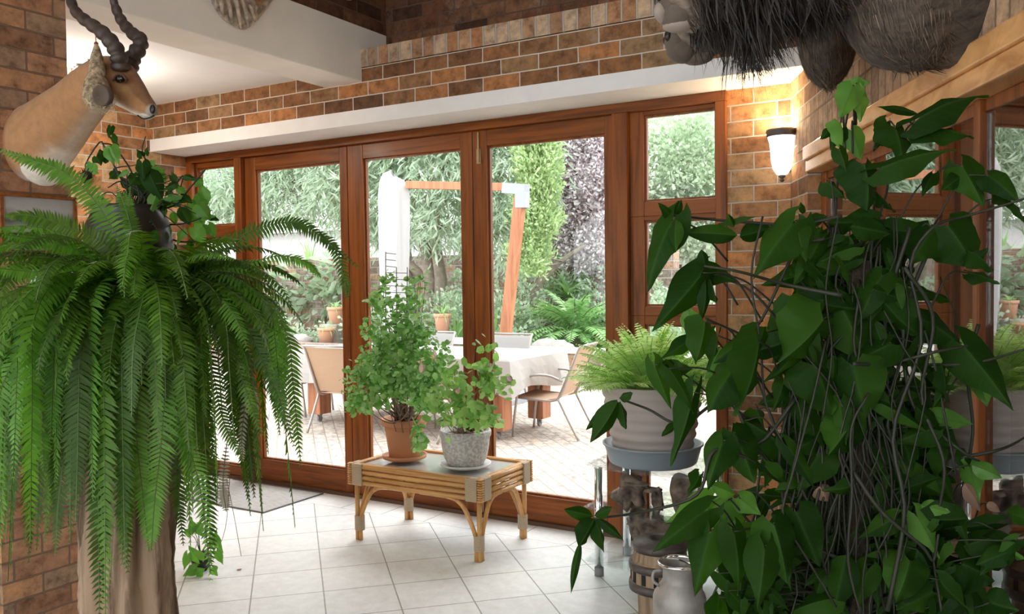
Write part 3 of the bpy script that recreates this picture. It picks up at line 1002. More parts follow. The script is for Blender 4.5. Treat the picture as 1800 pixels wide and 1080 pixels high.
def potted(name, label, base, r, h, n, L, seed=0, m=None, w=.02, group='potted plants by the garden wall'):
    t = thing(name, label, 'potted plant', base, group)
    b = MB(); b.lathe(pot_profile(r, h), base, 20, cap=False); b.build('pot', M_TERRAO, t, smooth=True)
    rosette('', '', '', np.array(base)+np.array([0, 0, h*.85]), n, L, w, m or M_BLADE, (15, 80), 1.8, seed=seed, parent=t)
    return t


def build_beds():
    def gz(x, y, Y, z=.36): p = P3(x, y, Y); return (p[0], p[1], z)
    t = rosette('cycad', 'large sago cycad with feathery stiff fronds beyond the right end of the table', 'cycad', gz(1012, 590, 7.9), 50, 1.15, .17, M_BLADE, (10, 75), 1.1, True, seed=5, stem=.22)
    rosette('fan_palm', 'spiky bright palm standing behind the cycad', 'palm', gz(1000, 560, 9.2), 40, .8, .07, M_BLADE, (10, 85), 1.0, seed=6, stem=.75)
    rosette('yucca', 'spiky yucca rising above the left garden wall', 'yucca', gz(545, 500, 11.2, -.1), 26, .9, .07, M_BLADE, (25, 88), .25, seed=8, stem=1.75)
    sp = [(885, 560, 7.2, (.5, .35, .4), 900), (925, 600, 7.5, (.4, .35, .2), 600), (905, 606, 6.9, (.25, .25, .14), 400), (905, 520, 8.3, (.45, .4, .7), 900), (950, 520, 9.2, (.6, .4, .8), 1300),
          (1075, 580, 9.3, (.4, .3, .2), 500), (1055, 540, 9.3, (.5, .4, .7), 900), (985, 500, 9.5, (.5, .3, 1.0), 900), (790, 560, 7.4, (.45, .3, .45), 800), (700, 570, 7.2, (.45, .3, .5), 800),
          (660, 600, 6.9, (.6, .3, .3), 800), (500, 590, 7.0, (.9, .35, .14), 800), (450, 560, 7.6, (.9, .35, .2), 900), (380, 560, 8.4, (1.0, .35, .3), 1000), (590, 590, 7.1, (.5, .3, .13), 500),
          (1150, 510, 9.3, (.6, .4, .5), 1000), (1235, 520, 9.4, (.6, .4, .45), 1000), (1200, 560, 8.0, (.8, .4, .3), 1000), (1120, 560, 8.4, (.6, .4, .4), 900), (840, 540, 8.6, (.5, .4, .8), 1000)]
    words = ['low silvery shrub', 'loose green shrub', 'rounded pale shrub', 'tall leafy shrub']
    where = ['just right of the parasol post', 'in front of the conifer trunk', 'low and small at the foot of the parasol post', 'behind the parasol post', 'under the left edge of the purple tree',
             'right of the cycad', 'behind the cycad at the door edge', 'under the purple tree by the palm', 'right of the orange pot in the bed', 'left of the tree trunks',
             'behind the tall succulent on the trellis', 'behind the left end of the table', 'under the hanging fern by the left door', 'seen through the left sidelight', 'behind the tan chair on the left',
             'low in the middle right-hand window, to its left', 'low in the middle right-hand window, to its right', 'behind the right-hand window at the bed edge', 'between cycad and right-hand window', 'behind the middle door post']
    for i, (x, y, Y, r, n) in enumerate(sp):
        b = gz(x, y, Y)
        shrub('garden_shrub', '%s %s' % (words[i % 4], where[i]), b, r, n, seed=20+i)
    # pale climbers and ferns on the left wall
    for i, (x, y) in enumerate(((520, 500), (560, 530), (600, 520), (470, 520), (595, 480))):
        p = P3(x, y, 9.86)
        t = thing('wall_creeper', '%s creeper clump on the brick garden wall %s' % (('pale', 'leafy', 'grey-green', 'bushy', 'whitish')[i], ('below the yucca', 'over the tan chair', 'beside the left door post', 'behind the hanging fern', 'at the wall top near the door post')[i]), 'climber', (p[0], 9.9, p[2]-.4), 'creepers on the garden wall')
        f = MB(); q, nn = in_ball(80, p, (.75, .14, .45)); f.add(*leaf_cloud(q, nn+np.array([0, -.4, -.4]), .28, .12))
        f.build('foliage', M_SHRUB, t)
        s = MB(); s.tube(spline([(p[0], 9.9, .3), (p[0]+.1, 9.93, p[2]*.6), (p[0], 9.9, p[2]+.3)], 8), .015, 5); s.build('stem', M_TWIG, t)
    # spiky bed plants by the trunks
    for i, (x, y, Y, L) in enumerate(((800, 590, 7.2, .8), (870, 600, 7.0, .8), (845, 560, 8.0, .9), (665, 540, 8.0, .7))):
        rosette('strappy_plant', ('spiky grey-green plant beside the orange pot', 'strappy plant at the foot of the parasol post', 'arching strappy plant behind the middle door post', 'strappy clump left of the white canopy')[i], 'plant', gz(x, y, Y), 34, L, .05, M_BLADE, (25, 88), 1.0, seed=30+i, group='strappy plants in the bed')
    # pots
    p = gz(778, 590, 6.7); b = MB(); b.box(p[0]-.16, p[0]+.16, p[1]-.16, p[1]+.16, .36, .62)
    tag(b.build('brick_plinth', M_STONE, loc=(p[0], p[1], .36)), 'grey stone plinth under the bright orange pot', 'plinth')
    potted('potted_spider_plant', 'bright orange pot with a spider plant in front of the tree trunks', (p[0], p[1], .62), .14, .30, 30, .45, 41)
    for i, (x, y, Y, r) in enumerate(((574, 600, 6.62, .16), (590, 575, 7.0, .15))):
        p = P3(x, y, Y); z = .36
        if i == 1:
            b = MB(); b.box(p[0]-.2, p[0]+.2, Y-.2, Y+.2, .36, .7); tag(b.build('stone_block', M_STONE, loc=(p[0], Y, .36)), 'rough stone block under the rear terracotta pot', 'stone')
            z = .7
        potted('potted_plant', ('terracotta pot with an aloe above the tan chair', 'terracotta pot partly hidden behind the left door post')[i], (p[0], Y, z), r, .3, 18, .32, 50+i)
    # pale boulders along the retaining wall
    rr = random.Random(4)
    for i, x in enumerate((470, 500, 530, 700, 735, 960, 985)):
        p = P3(x, 610, 6.65)
        b = MB(); b.ball((p[0], 6.65, .42), (rr.uniform(.2, .34), .16, rr.uniform(.12, .2)), 9, 6, .12, rr)
        tag(b.build('garden_rock', M_STONE, smooth=True, loc=(p[0], 6.65, .36)), 'pale rock on the bed edge ' + ('at the far left', 'behind the left chair', 'left of the aloe pot', 'left of the tree trunks', 'in front of the tree trunks', 'left of the lawn', 'at the left corner of the lawn')[i], 'rock', 'rocks along the bed')


def chair(name, label, sling, group, loc, rot):
    t = thing(name, label, 'chair', (0, 0, 0), group)
    def tb(pts, r=.0125, n=8): b = MB(); b.tube(pts, r, n); return b
    for sx in (-1, 1):
        x = .27*sx
        tb(spline([(x, .27, .011), (x, .24, .30), (x, .20, .52), (x, .10, .64), (x, -.08, .655), (x, -.22, .60)], 14)).build('arm_frame', M_TUBE, t, smooth=True)
        tb(spline([(x*.93, -.36, .011), (x*.93, -.26, .22), (x*.93, -.17, .42)], 8)).build('leg', M_TUBE, t, smooth=True)
        tb(spline([(x*.93, .24, .42), (x*.93, 0, .40), (x*.93, -.17, .42), (x*.93, -.27, .65), (x*.93, -.36, .90), (x*.93, -.39, .95)], 16)).build('side_rail', M_TUBE, t, smooth=True)
    tb([(-.25, -.39, .95), (.25, -.39, .95)]).build('top_rail', M_TUBE, t, smooth=True)
    tb([(-.25, .24, .42), (.25, .24, .42)]).build('front_rail', M_TUBE, t, smooth=True)
    b = MB(); P = spline([(0, .24, .432), (0, 0, .405), (0, -.16, .425)], 6); Q = spline([(0, -.175, .44), (0, -.26, .65), (0, -.35, .88), (0, -.375, .93)], 8)
    for PP, nm in ((P, 'seat'), (Q, 'backrest')):
        b = MB(); vs = []; k = len(PP)
        for p in PP:
            for x in (-.25, .25): vs.append((x, p[1], p[2])); vs.append((x, p[1]+(.0 if nm == 'seat' else .008), p[2]-(.008 if nm == 'seat' else 0)))
        fs = []
        for i in range(k-1):
            o = i*4; fs += [(o, o+2, o+6, o+4), (o+1, o+5, o+7, o+3), (o, o+4, o+5, o+1), (o+2, o+3, o+7, o+6)]
        fs += [(0, 1, 3, 2), (k*4-4, k*4-2, k*4-1, k*4-3)]
        b.add(vs, fs); b.build(nm, sling, t, smooth=False)
    t.location = loc; t.rotation_euler = (0, 0, rot); t.scale = (1, 1, .90)
    return t


def build_patio():
    # table, cloth, chairs
    x0, x1, y0, y1, zt = -2.52, .12, 2.08, 3.16, .74
    t = thing('patio_table', 'long hardwood patio table on castor legs under a white cloth', 'table', ((x0+x1)/2, (y0+y1)/2, -.005))
    b = MB(); b.box(x0, x1, y0, y1, zt-.045, zt); b.build('tabletop', M_CAB, t, bevel=.005)
    for lx in (x0+.24, x1-.20):
        for ly in (y0+.16, y1-.16):
            b = MB(); b.box(lx-.085, lx+.085, ly-.085, ly+.085, .085, zt-.045); lg = b.build('leg', M_CAB, t, bevel=.006)
            c = MB(); c.lathe([(.001, -.013), (.03, -.013), (.034, 0), (.03, .013), (.001, .013)], (lx, ly, .030), 14, (1, 0, 0)); c.box(lx-.02, lx+.02, ly-.02, ly+.02, .066, .085)
            c.box(lx-.022, lx-.017, ly-.012, ly+.012, .03, .085); c.box(lx+.017, lx+.022, ly-.012, ly+.012, .03, .085)
            c.build('castor', M_GREYRUB, lg)
    # cloth: top with hanging, gently folded sides
    b = MB(); rng = random.Random(2)
    per = []
    N = 26
    def edge(ax, ay, bx, by, n):
        for i in range(n): per.append((ax+(bx-ax)*i/n, ay+(by-ay)*i/n))
    edge(x0-.01, y0-.01, x1+.01, y0-.01, N); edge(x1+.01, y0-.01, x1+.01, y1+.01, 10); edge(x1+.01, y1+.01, x0-.01, y1+.01, N); edge(x0-.01, y1+.01, x0-.01, y0-.01, 10)
    cx, cy = (x0+x1)/2, (y0+y1)/2; k = len(per)
    rings = [[(px, py, zt+.006) for px, py in per]]
    for r_, (dz, out) in enumerate(((.012, .012), (.10, .03), (.20, .045), (.29, .05))):
        ring = []
        for i, (px, py) in enumerate(per):
            nx = 1 if px > x1 else (-1 if px < x0 else 0); ny = 1 if py > y1 else (-1 if py < y0 else 0)
            w = .022*math.sin(i*1.7)*dz/.29+out
            low = .03*math.sin(i*.6)*dz/.29+(.06*dz/.29 if (nx and ny) else 0)
            ring.append((px+nx*w, py+ny*w, zt+.006-dz-low))
        rings.append(ring)
    vs = [p for rg in rings for p in rg]; fs = [tuple(range(k))]
    for r_ in range(len(rings)-1):
        for i in range(k): j = (i+1) % k; fs.append((r_*k+i, (r_+1)*k+i, (r_+1)*k+j, r_*k+j))
    b.add(vs, fs)
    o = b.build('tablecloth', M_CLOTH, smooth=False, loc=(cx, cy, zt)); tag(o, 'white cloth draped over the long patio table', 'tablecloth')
    so = o.modifiers.new('thickness', 'SOLIDIFY'); so.thickness = .003; so.offset = 1
    grp = 'sling chairs around the patio table'
    chair('sling_chair', 'tan sling chair pulled out at the right end of the patio table', M_SLING, grp, (.22, 2.66, -.005), R(98))
    chair('sling_chair', 'tan sling chair with its back to the left door, nearest the house', M_SLING, grp, (-1.66, 2.02, -.005), R(4))
    chair('sling_chair', 'tan sling chair on the near side, mostly behind the potted plants', M_SLING, grp, (-.66, 2.12, -.005), R(-3))
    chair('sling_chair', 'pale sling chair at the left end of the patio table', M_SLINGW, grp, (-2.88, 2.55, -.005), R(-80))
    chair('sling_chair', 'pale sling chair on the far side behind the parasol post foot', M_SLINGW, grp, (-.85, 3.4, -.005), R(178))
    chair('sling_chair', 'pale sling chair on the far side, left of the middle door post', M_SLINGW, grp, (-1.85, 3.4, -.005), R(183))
    # low white bench slab in the distance
    t = thing('garden_bench', 'low white bench slab behind the far side of the table', 'bench', (-1.7, 5.2, -.005))
    b = MB(); b.box(-3.0, -1.75, 5.0, 5.4, .60, .66); b.build('seat', M_WHITE, t, bevel=.01)
    for x in (-2.7, -2.05):
        b = MB(); b.box(x-.1, x+.1, 5.04, 5.36, -.005, .60); b.build('leg', M_STONE, t, bevel=.01)
    # cantilever parasol
    Y = 4.5
    pb = P3(888, 612, Y); pm = P3(915, 345, Y); pt = P3(917, 318, Y); pa = P3(700, 316, Y); ec = P3(890, 329, Y)
    base = np.array([pb[0]-.1, Y, -.005])
    t = thing('cantilever_parasol', 'folded white cantilever parasol with a wooden post and grey steel corner', 'parasol', base)
    def obar(p, q, w, m, nm):
        b = MB(); d = nrm(np.array(q)-p); a = np.cross(d, (0, 1, 0)); a = nrm(a)*w/2; c = np.array([0, w/2*.9, 0])
        b.hexa([p-a-c, p+a-c, p+a+c, p-a+c, q-a-c, q+a-c, q+a+c, q-a+c]); return b.build(nm, m, t, bevel=.004)
    obar(base+np.array([0, 0, .02]), pm, .12, M_CAB, 'post')
    obar(P3(716, 325, Y), ec, .095, M_CAB, 'arm')
    obar(P3(918, 366, Y), P3(918, 327, Y), .135, M_GALV, 'corner_bracket')
    obar(P3(886, 331, Y), P3(927, 334, Y), .125, M_GALV, 'corner_bracket')
    b = MB(); b.box(base[0]-.45, base[0]+.45, Y-.45, Y+.45, -.005, .06); b.build('base_plate', M_GALV, t, bevel=.005)
    # folded canopy: pleated closed sleeve
    b = MB(); n = 30; vs = []; top = P3(690, 305, Y); bot = P3(690, 585, Y)
    prof = [(0, .02), (.02, .13), (.06, .17), (.12, .19), (.3, .18), (.5, .175), (.75, .16), (.95, .13), (1, .10)]
    z0, z1 = top[2], .62
    for k_, (u_, r_) in enumerate(prof):
        c = np.array([top[0]-.0*u_, Y, z0+(z1-z0)*u_])
        for j in range(n):
            a = 2*math.pi*j/n; rr = r_*(1+.16*math.sin(a*6+u_*1.5)*(.3+.7*min(1, u_*4))+.06*math.sin(a*3+u_*5))
            vs.append(c+np.array([math.cos(a)*rr*1.15, math.sin(a)*rr*.8, (.05 if u_ < .1 else 0)*(-math.cos(a))]))
    fs = [(i*n+j, i*n+(j+1) % n, (i+1)*n+(j+1) % n, (i+1)*n+j) for i in range(len(prof)-1) for j in range(n)]+[tuple(range(n)), tuple((len(prof)-1)*n+j for j in range(n))[::-1]]
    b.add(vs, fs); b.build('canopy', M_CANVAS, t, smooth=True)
    b = MB(); b.tube([(top[0], Y, z1+.05), (top[0], Y, .42)], .025); b.build('mast', M_GALV, t, smooth=True)
    # plant shelf bracket on garden wall left: hanging basket
    p = P3(648, 490, 9.75)
    potted('potted_fern', 'small terracotta pot with a fern raised high against the garden wall left of the canopy', (p[0]+.1, 9.2, p[2]-.22), .17, .26, 34, .4, 61)
    b = MB(); b.box(p[0]-.1, p[0]+.3, 9.0, 9.4, .36, p[2]-.22); tag(b.build('wall_pedestal', M_STONE, loc=(p[0]+.1, 9.2, .36)), 'tall stone pedestal by the garden wall carrying a small potted fern', 'pedestal')


build_outside(); build_trees(); build_beds(); build_patio()

# ================================================================== FURNITURE AND THINGS INSIDE
def build_rattan_table():
    x0, x1, y0, y1 = .755, 1.615, -.735, -.225
    zt = .435
    t = thing('rattan_table', 'low rattan side table with a glass top, holding two potted plants', 'table', ((x0+x1)/2, (y0+y1)/2, 0))
    fx0, fx1, fy0, fy1 = .775, 1.535, -.72, -.235
    for (ax, ay, bx, by) in ((x0+.03, y0, x1-.03, y0), (x0+.03, y1, x1-.03, y1)):
        b = MB()
        for z in (.335, .365, .395, .423): b.tube([(ax, ay, z), ((ax+bx)/2, ay-.004, z-.002), (bx, by, z)], .0135, 8)
        b.build('side_rail', M_RATTAN, t, smooth=True)
    for x in (x0, x1):
        b = MB()
        for z in (.335, .365, .395, .423): b.tube([(x, y0+.03, z), (x, y1-.03, z)], .0135, 8)
        b.build('end_rail', M_RATTANL, t, smooth=True)
    b = MB(); b.box(x0+.025, x1-.025, y0+.025, y1-.025, .418, .426)
    b.build('top_panel', simple('glass_top_over_cane', (.50, .50, .48), .06, spec=.8), t, bevel=.002)
    b = MB()
    b.box(x0+.01, x1-.01, y0-.004, y0+.03, .426, .44); b.box(x0+.01, x1-.01, y1-.03, y1+.004, .426, .44); b.box(x0-.004, x0+.03, y0+.03, y1-.03, .426, .44); b.box(x1-.03, x1+.004, y0+.03, y1-.03, .426, .44)
    b.build('top_border', M_RATTAN, t, bevel=.004)
    for cx in (x0, x1):
        for cy in (y0, y1):
            sx = 1 if cx == x0 else -1; sy = 1 if cy == y0 else -1
            b = MB(); w = .018
            b.box(min(cx+sx*.012, cx+sx*.085), max(cx+sx*.012, cx+sx*.085), cy-w, cy+w, .318, .441)
            b.box(cx-w, cx+w, min(cy+sy*.012, cy+sy*.085), max(cy+sy*.012, cy+sy*.085), .318, .441)
            b.build('corner_binding', M_WRAP, t, bevel=.006)
            b = MB()
            for z in np.arange(.325, .44, .0125): b.ball((cx-sx*.004, cy-sy*.004, z), (.02, .02, .007), 8, 5)
            b.build('corner_knot', M_RATTAN, t, smooth=True)
            # leg: upright with two bent braces meeting low down
            px, py = cx+sx*.02, cy+sy*.02
            lg = MB(); lg.tube([(px, py, .002), (px, py, .33)], .0135, 8)
            lg = lg.build('leg', M_RATTANL, t, smooth=True)
            q = MB()
            L_ = .33 if True else 0
            q.tube(spline([(px+sx*.022, py, .002), (px+sx*.022, py, .12), (px+sx*.075, py, .24), (px+sx*.12, py, .295), (px+sx*.19, py, .318), (px+sx*.38, py, .322)], 18), .012, 8)
            q.build('long_brace', M_RATTANL, lg, smooth=True)
            q = MB()
            q.tube(spline([(px, py+sy*.022, .002), (px, py+sy*.022, .12), (px, py+sy*.065, .23), (px, py+sy*.1, .29), (px, py+sy*.15, .316), (px, py+sy*.215, .32)], 18), .012, 8)
            q.build('short_brace', M_RATTANL, lg, smooth=True)
            q = MB(); q.lathe([(.0275, .055), (.0285, .06), (.0285, .135), (.0275, .14)], (px+sx*.008, py+sy*.008, 0), 14)
            q.build('leg_binding', M_WRAP, lg, smooth=True)
    return zt


def bush(name_parent, core, ells, n, r, m, seed, pot_top, stems=14, kind='disc', stem_m=None):
    """round-leaved bush: leaves clustered on twigs that run from the pot to every leafy lump"""
    rng = np.random.RandomState(seed)
    sb = MB(); fb = MB()
    vol = sum(np.prod(e[1]) for e in ells)
    for c, rad in ells:
        k = max(3, int(stems*np.prod(rad)/vol)); m_ = int(n*np.prod(rad)/vol)
        tips, nn = in_ball(max(4, m_//9), c, rad, rng, .3)
        for q in tips[:k]:
            s0 = np.array(pot_top)+np.array([rng.uniform(-.05, .05), rng.uniform(-.05, .05), 0])
            mid = (s0+q)/2+rng.uniform(-.05, .05, 3)
            sb.tube(spline([s0, mid, q], 8), list(np.linspace(.0042, .0015, 9)), 5)
        idx = rng.randint(0, len(tips), m_)
        off = rng.normal(size=(m_, 3))*.022
        pos = tips[idx]+off
        nor = rng.normal(size=(m_, 3))*.7+nn[idx]*.6+np.array([.2, -.5, .7])
        fb.add(*disc_cloud(pos, nor, r, rng))
    sb.build('stem', stem_m or M_TWIG, name_parent, smooth=True)
    fb.build('foliage', m, name_parent, smooth=True)


def build_table_plants(zt):
    zt = .44
    # terracotta pot
    c = np.array([.965, -.52, zt])
    b = MB(); b.lathe([(.001, 0), (.095, 0), (.125, .012), (.128, .03), (.120, .03), (.115, .018), (.001, .014)], c, 40)
    o = b.build('saucer', M_TERRA, smooth=True, loc=c); tag(o, 'terracotta saucer under the terracotta pot on the rattan table', 'saucer')
    c = c+np.array([0, 0, .0145])
    t = thing('potted_jade_plant', 'bushy round-leaved plant on a wire trellis in a terracotta pot', 'potted plant', c)
    b = MB(); b.lathe([(.001, 0), (.082, 0), (.088, .01), (.108, .15), (.112, .155), (.112, .163), (.109, .168), (.112, .172), (.113, .180), (.110, .184), (.128, .188), (.132, .195), (.134, .222), (.130, .226), (.120, .224), (.114, .20), (.001, .198)], c, 48)
    b.build('pot', M_TERRA, t, smooth=True)
    b = MB(); b.lathe([(.113, .2), (.06, .206), (.001, .207)], c, 20); b.build('soil', M_SOIL, t, smooth=True)
    top = c+np.array([0, 0, .2]); D = 4.25
    def e(x, y, rx, ry, dz=.0, rd=None): return (at(x, y, D+dz), np.array([rx*D/F, (rd or rx)*D/F*.8, ry*D/F]))
    bush(t, None, [e(685, 520, 26, 38, rd=24), e(725, 505, 16, 30), e(678, 585, 42, 40, rd=34), e(690, 650, 75, 50, rd=55), e(635, 680, 32, 34), e(745, 640, 45, 60, -.03), e(725, 575, 32, 36), e(648, 700, 40, 22, -.02), e(740, 530, 14, 45), e(755, 690, 25, 35, -.1), e(655, 525, 22, 8), e(710, 690, 60, 20, -.02)], 3300, .0138, M_JADE, 11, top, 60)
    b = MB(); rng = np.random.RandomState(5)
    q, nn = in_ball(60, at(735, 770, 4.13), (.045, .03, .09), rng); b.add(*disc_cloud(q, nn+np.array([0, -.6, .6]), .0155, rng))
    b.tube(spline([top+np.array([.1, -.04, 0.03]), at(725, 735, 4.12), at(738, 765, 4.13), at(722, 790, 4.13)], 8), .003, 5)
    b.build('trailing_shoot', M_JADE, t)
    # trellis: ladder of wires
    b = MB(); T = lambda x, y: at(x, y, D+.02)
    xs = (678, 697, 716)
    for i, x in enumerate(xs): b.tube([top+np.array([(i-1)*.045, 0, -.1]), T(x, 700), T(x, (443, 470, 470)[i])], .0022, 5)
    for k in range(20):
        y = 445+k*11.5
        if y < 470: b.tube([T(678, y), T(696, y+2)], .0016, 4)
        else: b.tube([T(678, y), T(716, y+1)], .0016, 4)
    b.build('wire_trellis', M_IRON, t)
    # cement pot
    c = np.array([1.385, -.52, zt])
    b = MB(); b.lathe([(.001, 0), (.105, 0), (.138, .014), (.140, .024), (.134, .024), (.128, .016), (.001, .012)], c, 40)
    o = b.build('saucer', M_SAUCER, smooth=True, loc=c); tag(o, 'white plastic saucer under the grey cement pot', 'saucer')
    c = c+np.array([0, 0, .0125])
    t = thing('potted_hibiscus', 'small round-leaved plant with a few faded flowers in a grey cement pot', 'potted plant', c)
    b = MB(); b.lathe([(.001, 0), (.090, 0), (.100, .006), (.120, .05), (.131, .11), (.134, .150), (.137, .154), (.142, .162), (.143, .185), (.139, .193), (.131, .193), (.126, .17), (.001, .168)], c, 48)
    b.build('pot', M_CEMENT, t, smooth=True)
    b = MB(); b.lathe([(.126, .168), (.06, .176), (.001, .177)], c, 20); b.build('soil', M_SOIL, t, smooth=True)
    top = c+np.array([0, 0, .17]); D = 4.05
    bush(t, None, [e(795, 655, 26, 24), e(850, 640, 24, 38), e(845, 610, 20, 14), e(870, 675, 28, 30), e(775, 690, 22, 30), e(820, 700, 34, 28), e(830, 735, 52, 16, -.02), e(795, 715, 30, 24), e(800, 740, 34, 12, -.08), e(880, 665, 20, 14)], 430, .0195, M_KAL, 12, top, 26)
    b = MB()
    for dx in (-.04, .03): b.tube([top+np.array([dx, .03, -.1]), top+np.array([dx, .03, .34])], .003, 6)
    b.tube([top+np.array([-.045, .03, .33]), top+np.array([.035, .03, .33])], .003, 6)
    b.build('support_stick', M_TWIG, t)
    for i, (x, y, r, pale) in enumerate(((895, 667, .024, 1), (862, 642, .015, 1), (805, 688, .017, 0))):
        b = MB(); p = at(x, y, D-.08); rng = np.random.RandomState(i)
        q, nn = in_ball(26, p, r*.55, rng); b.add(*disc_cloud(q, nn, r*.5, rng))
        o = b.build('flower', simple('faded_petal' if pale else 'pink_petal', (.62, .5, .44) if pale else (.7, .42, .38), .7), t)
        if not pale: o['label'] = 'pink flower'
    # one small flower and bud on the jade plant
    p = at(742, 648, 3.98)
    b = MB(); b.lathe([(.001, -.01), (.016, -.006), (.022, .006), (.012, .004), (.001, -.002)], p, 14, (-.4, -.8, .1))
    b.build('flower', simple('papery_flower', (.6, .45, .36), .7), bpy.data.objects['potted_jade_plant'], smooth=True)


def build_shelf():
    X0, X1, Y0, Y1 = 2.22, 2.72, -.603, -.25
    t = thing('glass_shelf_stand', 'three-tier glass shelf on chrome posts under the big ribbed pot', 'shelf', ((X0+X1)/2, (Y0+Y1)/2, 0))
    for x in (X0, X1):
        for y in (Y0, Y1):
            b = MB(); b.tube([(x, y, .04), (x, y, .535)], .021, 20); p = b.build('post', M_CHROME, t, smooth=True)
            b = MB(); b.lathe([(.001, 0), (.023, 0), (.023, .042), (.001, .042)], (x, y, 0), 18); b.build('foot', M_GREYRUB, p, smooth=True)
    for z in (.548, .342, .082):
        b = MB(); o = .055; x0, x1, y0, y1 = X0-o, X1+o, Y0-o, Y1+o
        n = 10; ring = []
        for k in range(n+1): u_ = k/n; ring.append((x0+(x1-x0)*u_, y0-.05*math.sin(math.pi*u_)))
        ring += [(x1, y1), (x0, y1)]
        vs = [(x, y, z) for x, y in ring]+[(x, y, z+.008) for x, y in ring]; m = len(ring)
        fs = [tuple(range(m))[::-1], tuple(range(m, 2*m))]+[(i, (i+1) % m, m+(i+1) % m, m+i) for i in range(m)]
        b.add(vs, fs); b.build('glass_shelf', M_GLASSG, t)
    # tub, pot, fern
    c = np.array([2.445, -.45, .5565])
    b = MB(); b.lathe([(.001, 0), (.205, 0), (.215, .01), (.238, .09), (.246, .092), (.246, .1), (.232, .1), (.208, .014), (.001, .01)], c, 48)
    o = b.build('plastic_tub', M_TUB, smooth=True, loc=c); tag(o, 'blue-grey plastic tub under the large ribbed pot', 'tub')
    c = c+np.array([0, 0, .0105])
    t = thing('potted_fern', 'pale green bushy fern in a large taupe ribbed pot on the glass shelf', 'potted plant', c)
    b = MB(); pf = [(.001, 0), (.165, 0), (.172, .01)]
    z = .01
    for k in range(7):
        r0 = .178+.058*(k/6)**.8
        for u_ in (0, .25, .5, .75): pf.append((r0+.015*math.sin(math.pi*u_)-.005, z+.05*u_))
        z += .05
    pf += [(.243, .362), (.246, .372), (.240, .378), (.226, .372), (.218, .33), (.001, .325)]
    b.lathe(pf, c, 56); b.build('pot', M_RIBPOT, t, smooth=True)
    b = MB(); b.lathe([(.218, .33), (.1, .345), (.001, .348)], c, 20); b.build('soil', M_SOIL, t, smooth=True)
    rng = random.Random(12); b = MB()
    crown = c+np.array([0, 0, .34])
    for i in range(240):
        az = i*2.39996+rng.uniform(-.2, .2); u_ = i/240
        el = R(88-66*u_+rng.uniform(-8, 8)); L = rng.uniform(.26, .41)
        # keep clear of the window behind
        if math.sin(az) > .3: L *= .72
        s = crown+np.array([math.cos(az)*.12*u_, math.sin(az)*.12*u_, 0])
        frond(b, arch(s, az, el, L, 1.9, 7, .12, rng), .058, 26, rng=rng, rad=.0016, tipw=.1)
    b.build('frond', [M_FERNL, M_STEM], t)


def rockish(mb, c, r, seed, n=16, m=12, amp=.25, fr=3.):
    """knobbly root-wood lump"""
    rng = np.random.RandomState(seed); ks = rng.normal(size=(7, 3))*fr; ph = rng.uniform(0, 6, 7)
    vs = []; fs = []
    for i in range(m+1):
        for j in range(n):
            th = math.pi*i/m; p = 2*math.pi*j/n
            d = np.array([math.sin(th)*math.cos(p), math.sin(th)*math.sin(p), math.cos(th)])
            k = 1+amp*sum(math.sin(ks[q]@d+ph[q]) for q in range(7))/2.6
            vs.append(np.asarray(c)+d*k*np.asarray(r))
    for i in range(m):
        for j in range(n): fs.append((i*n+j, (i+1)*n+j, (i+1)*n+(j+1) % n, i*n+(j+1) % n))
    mb.add(vs, fs)


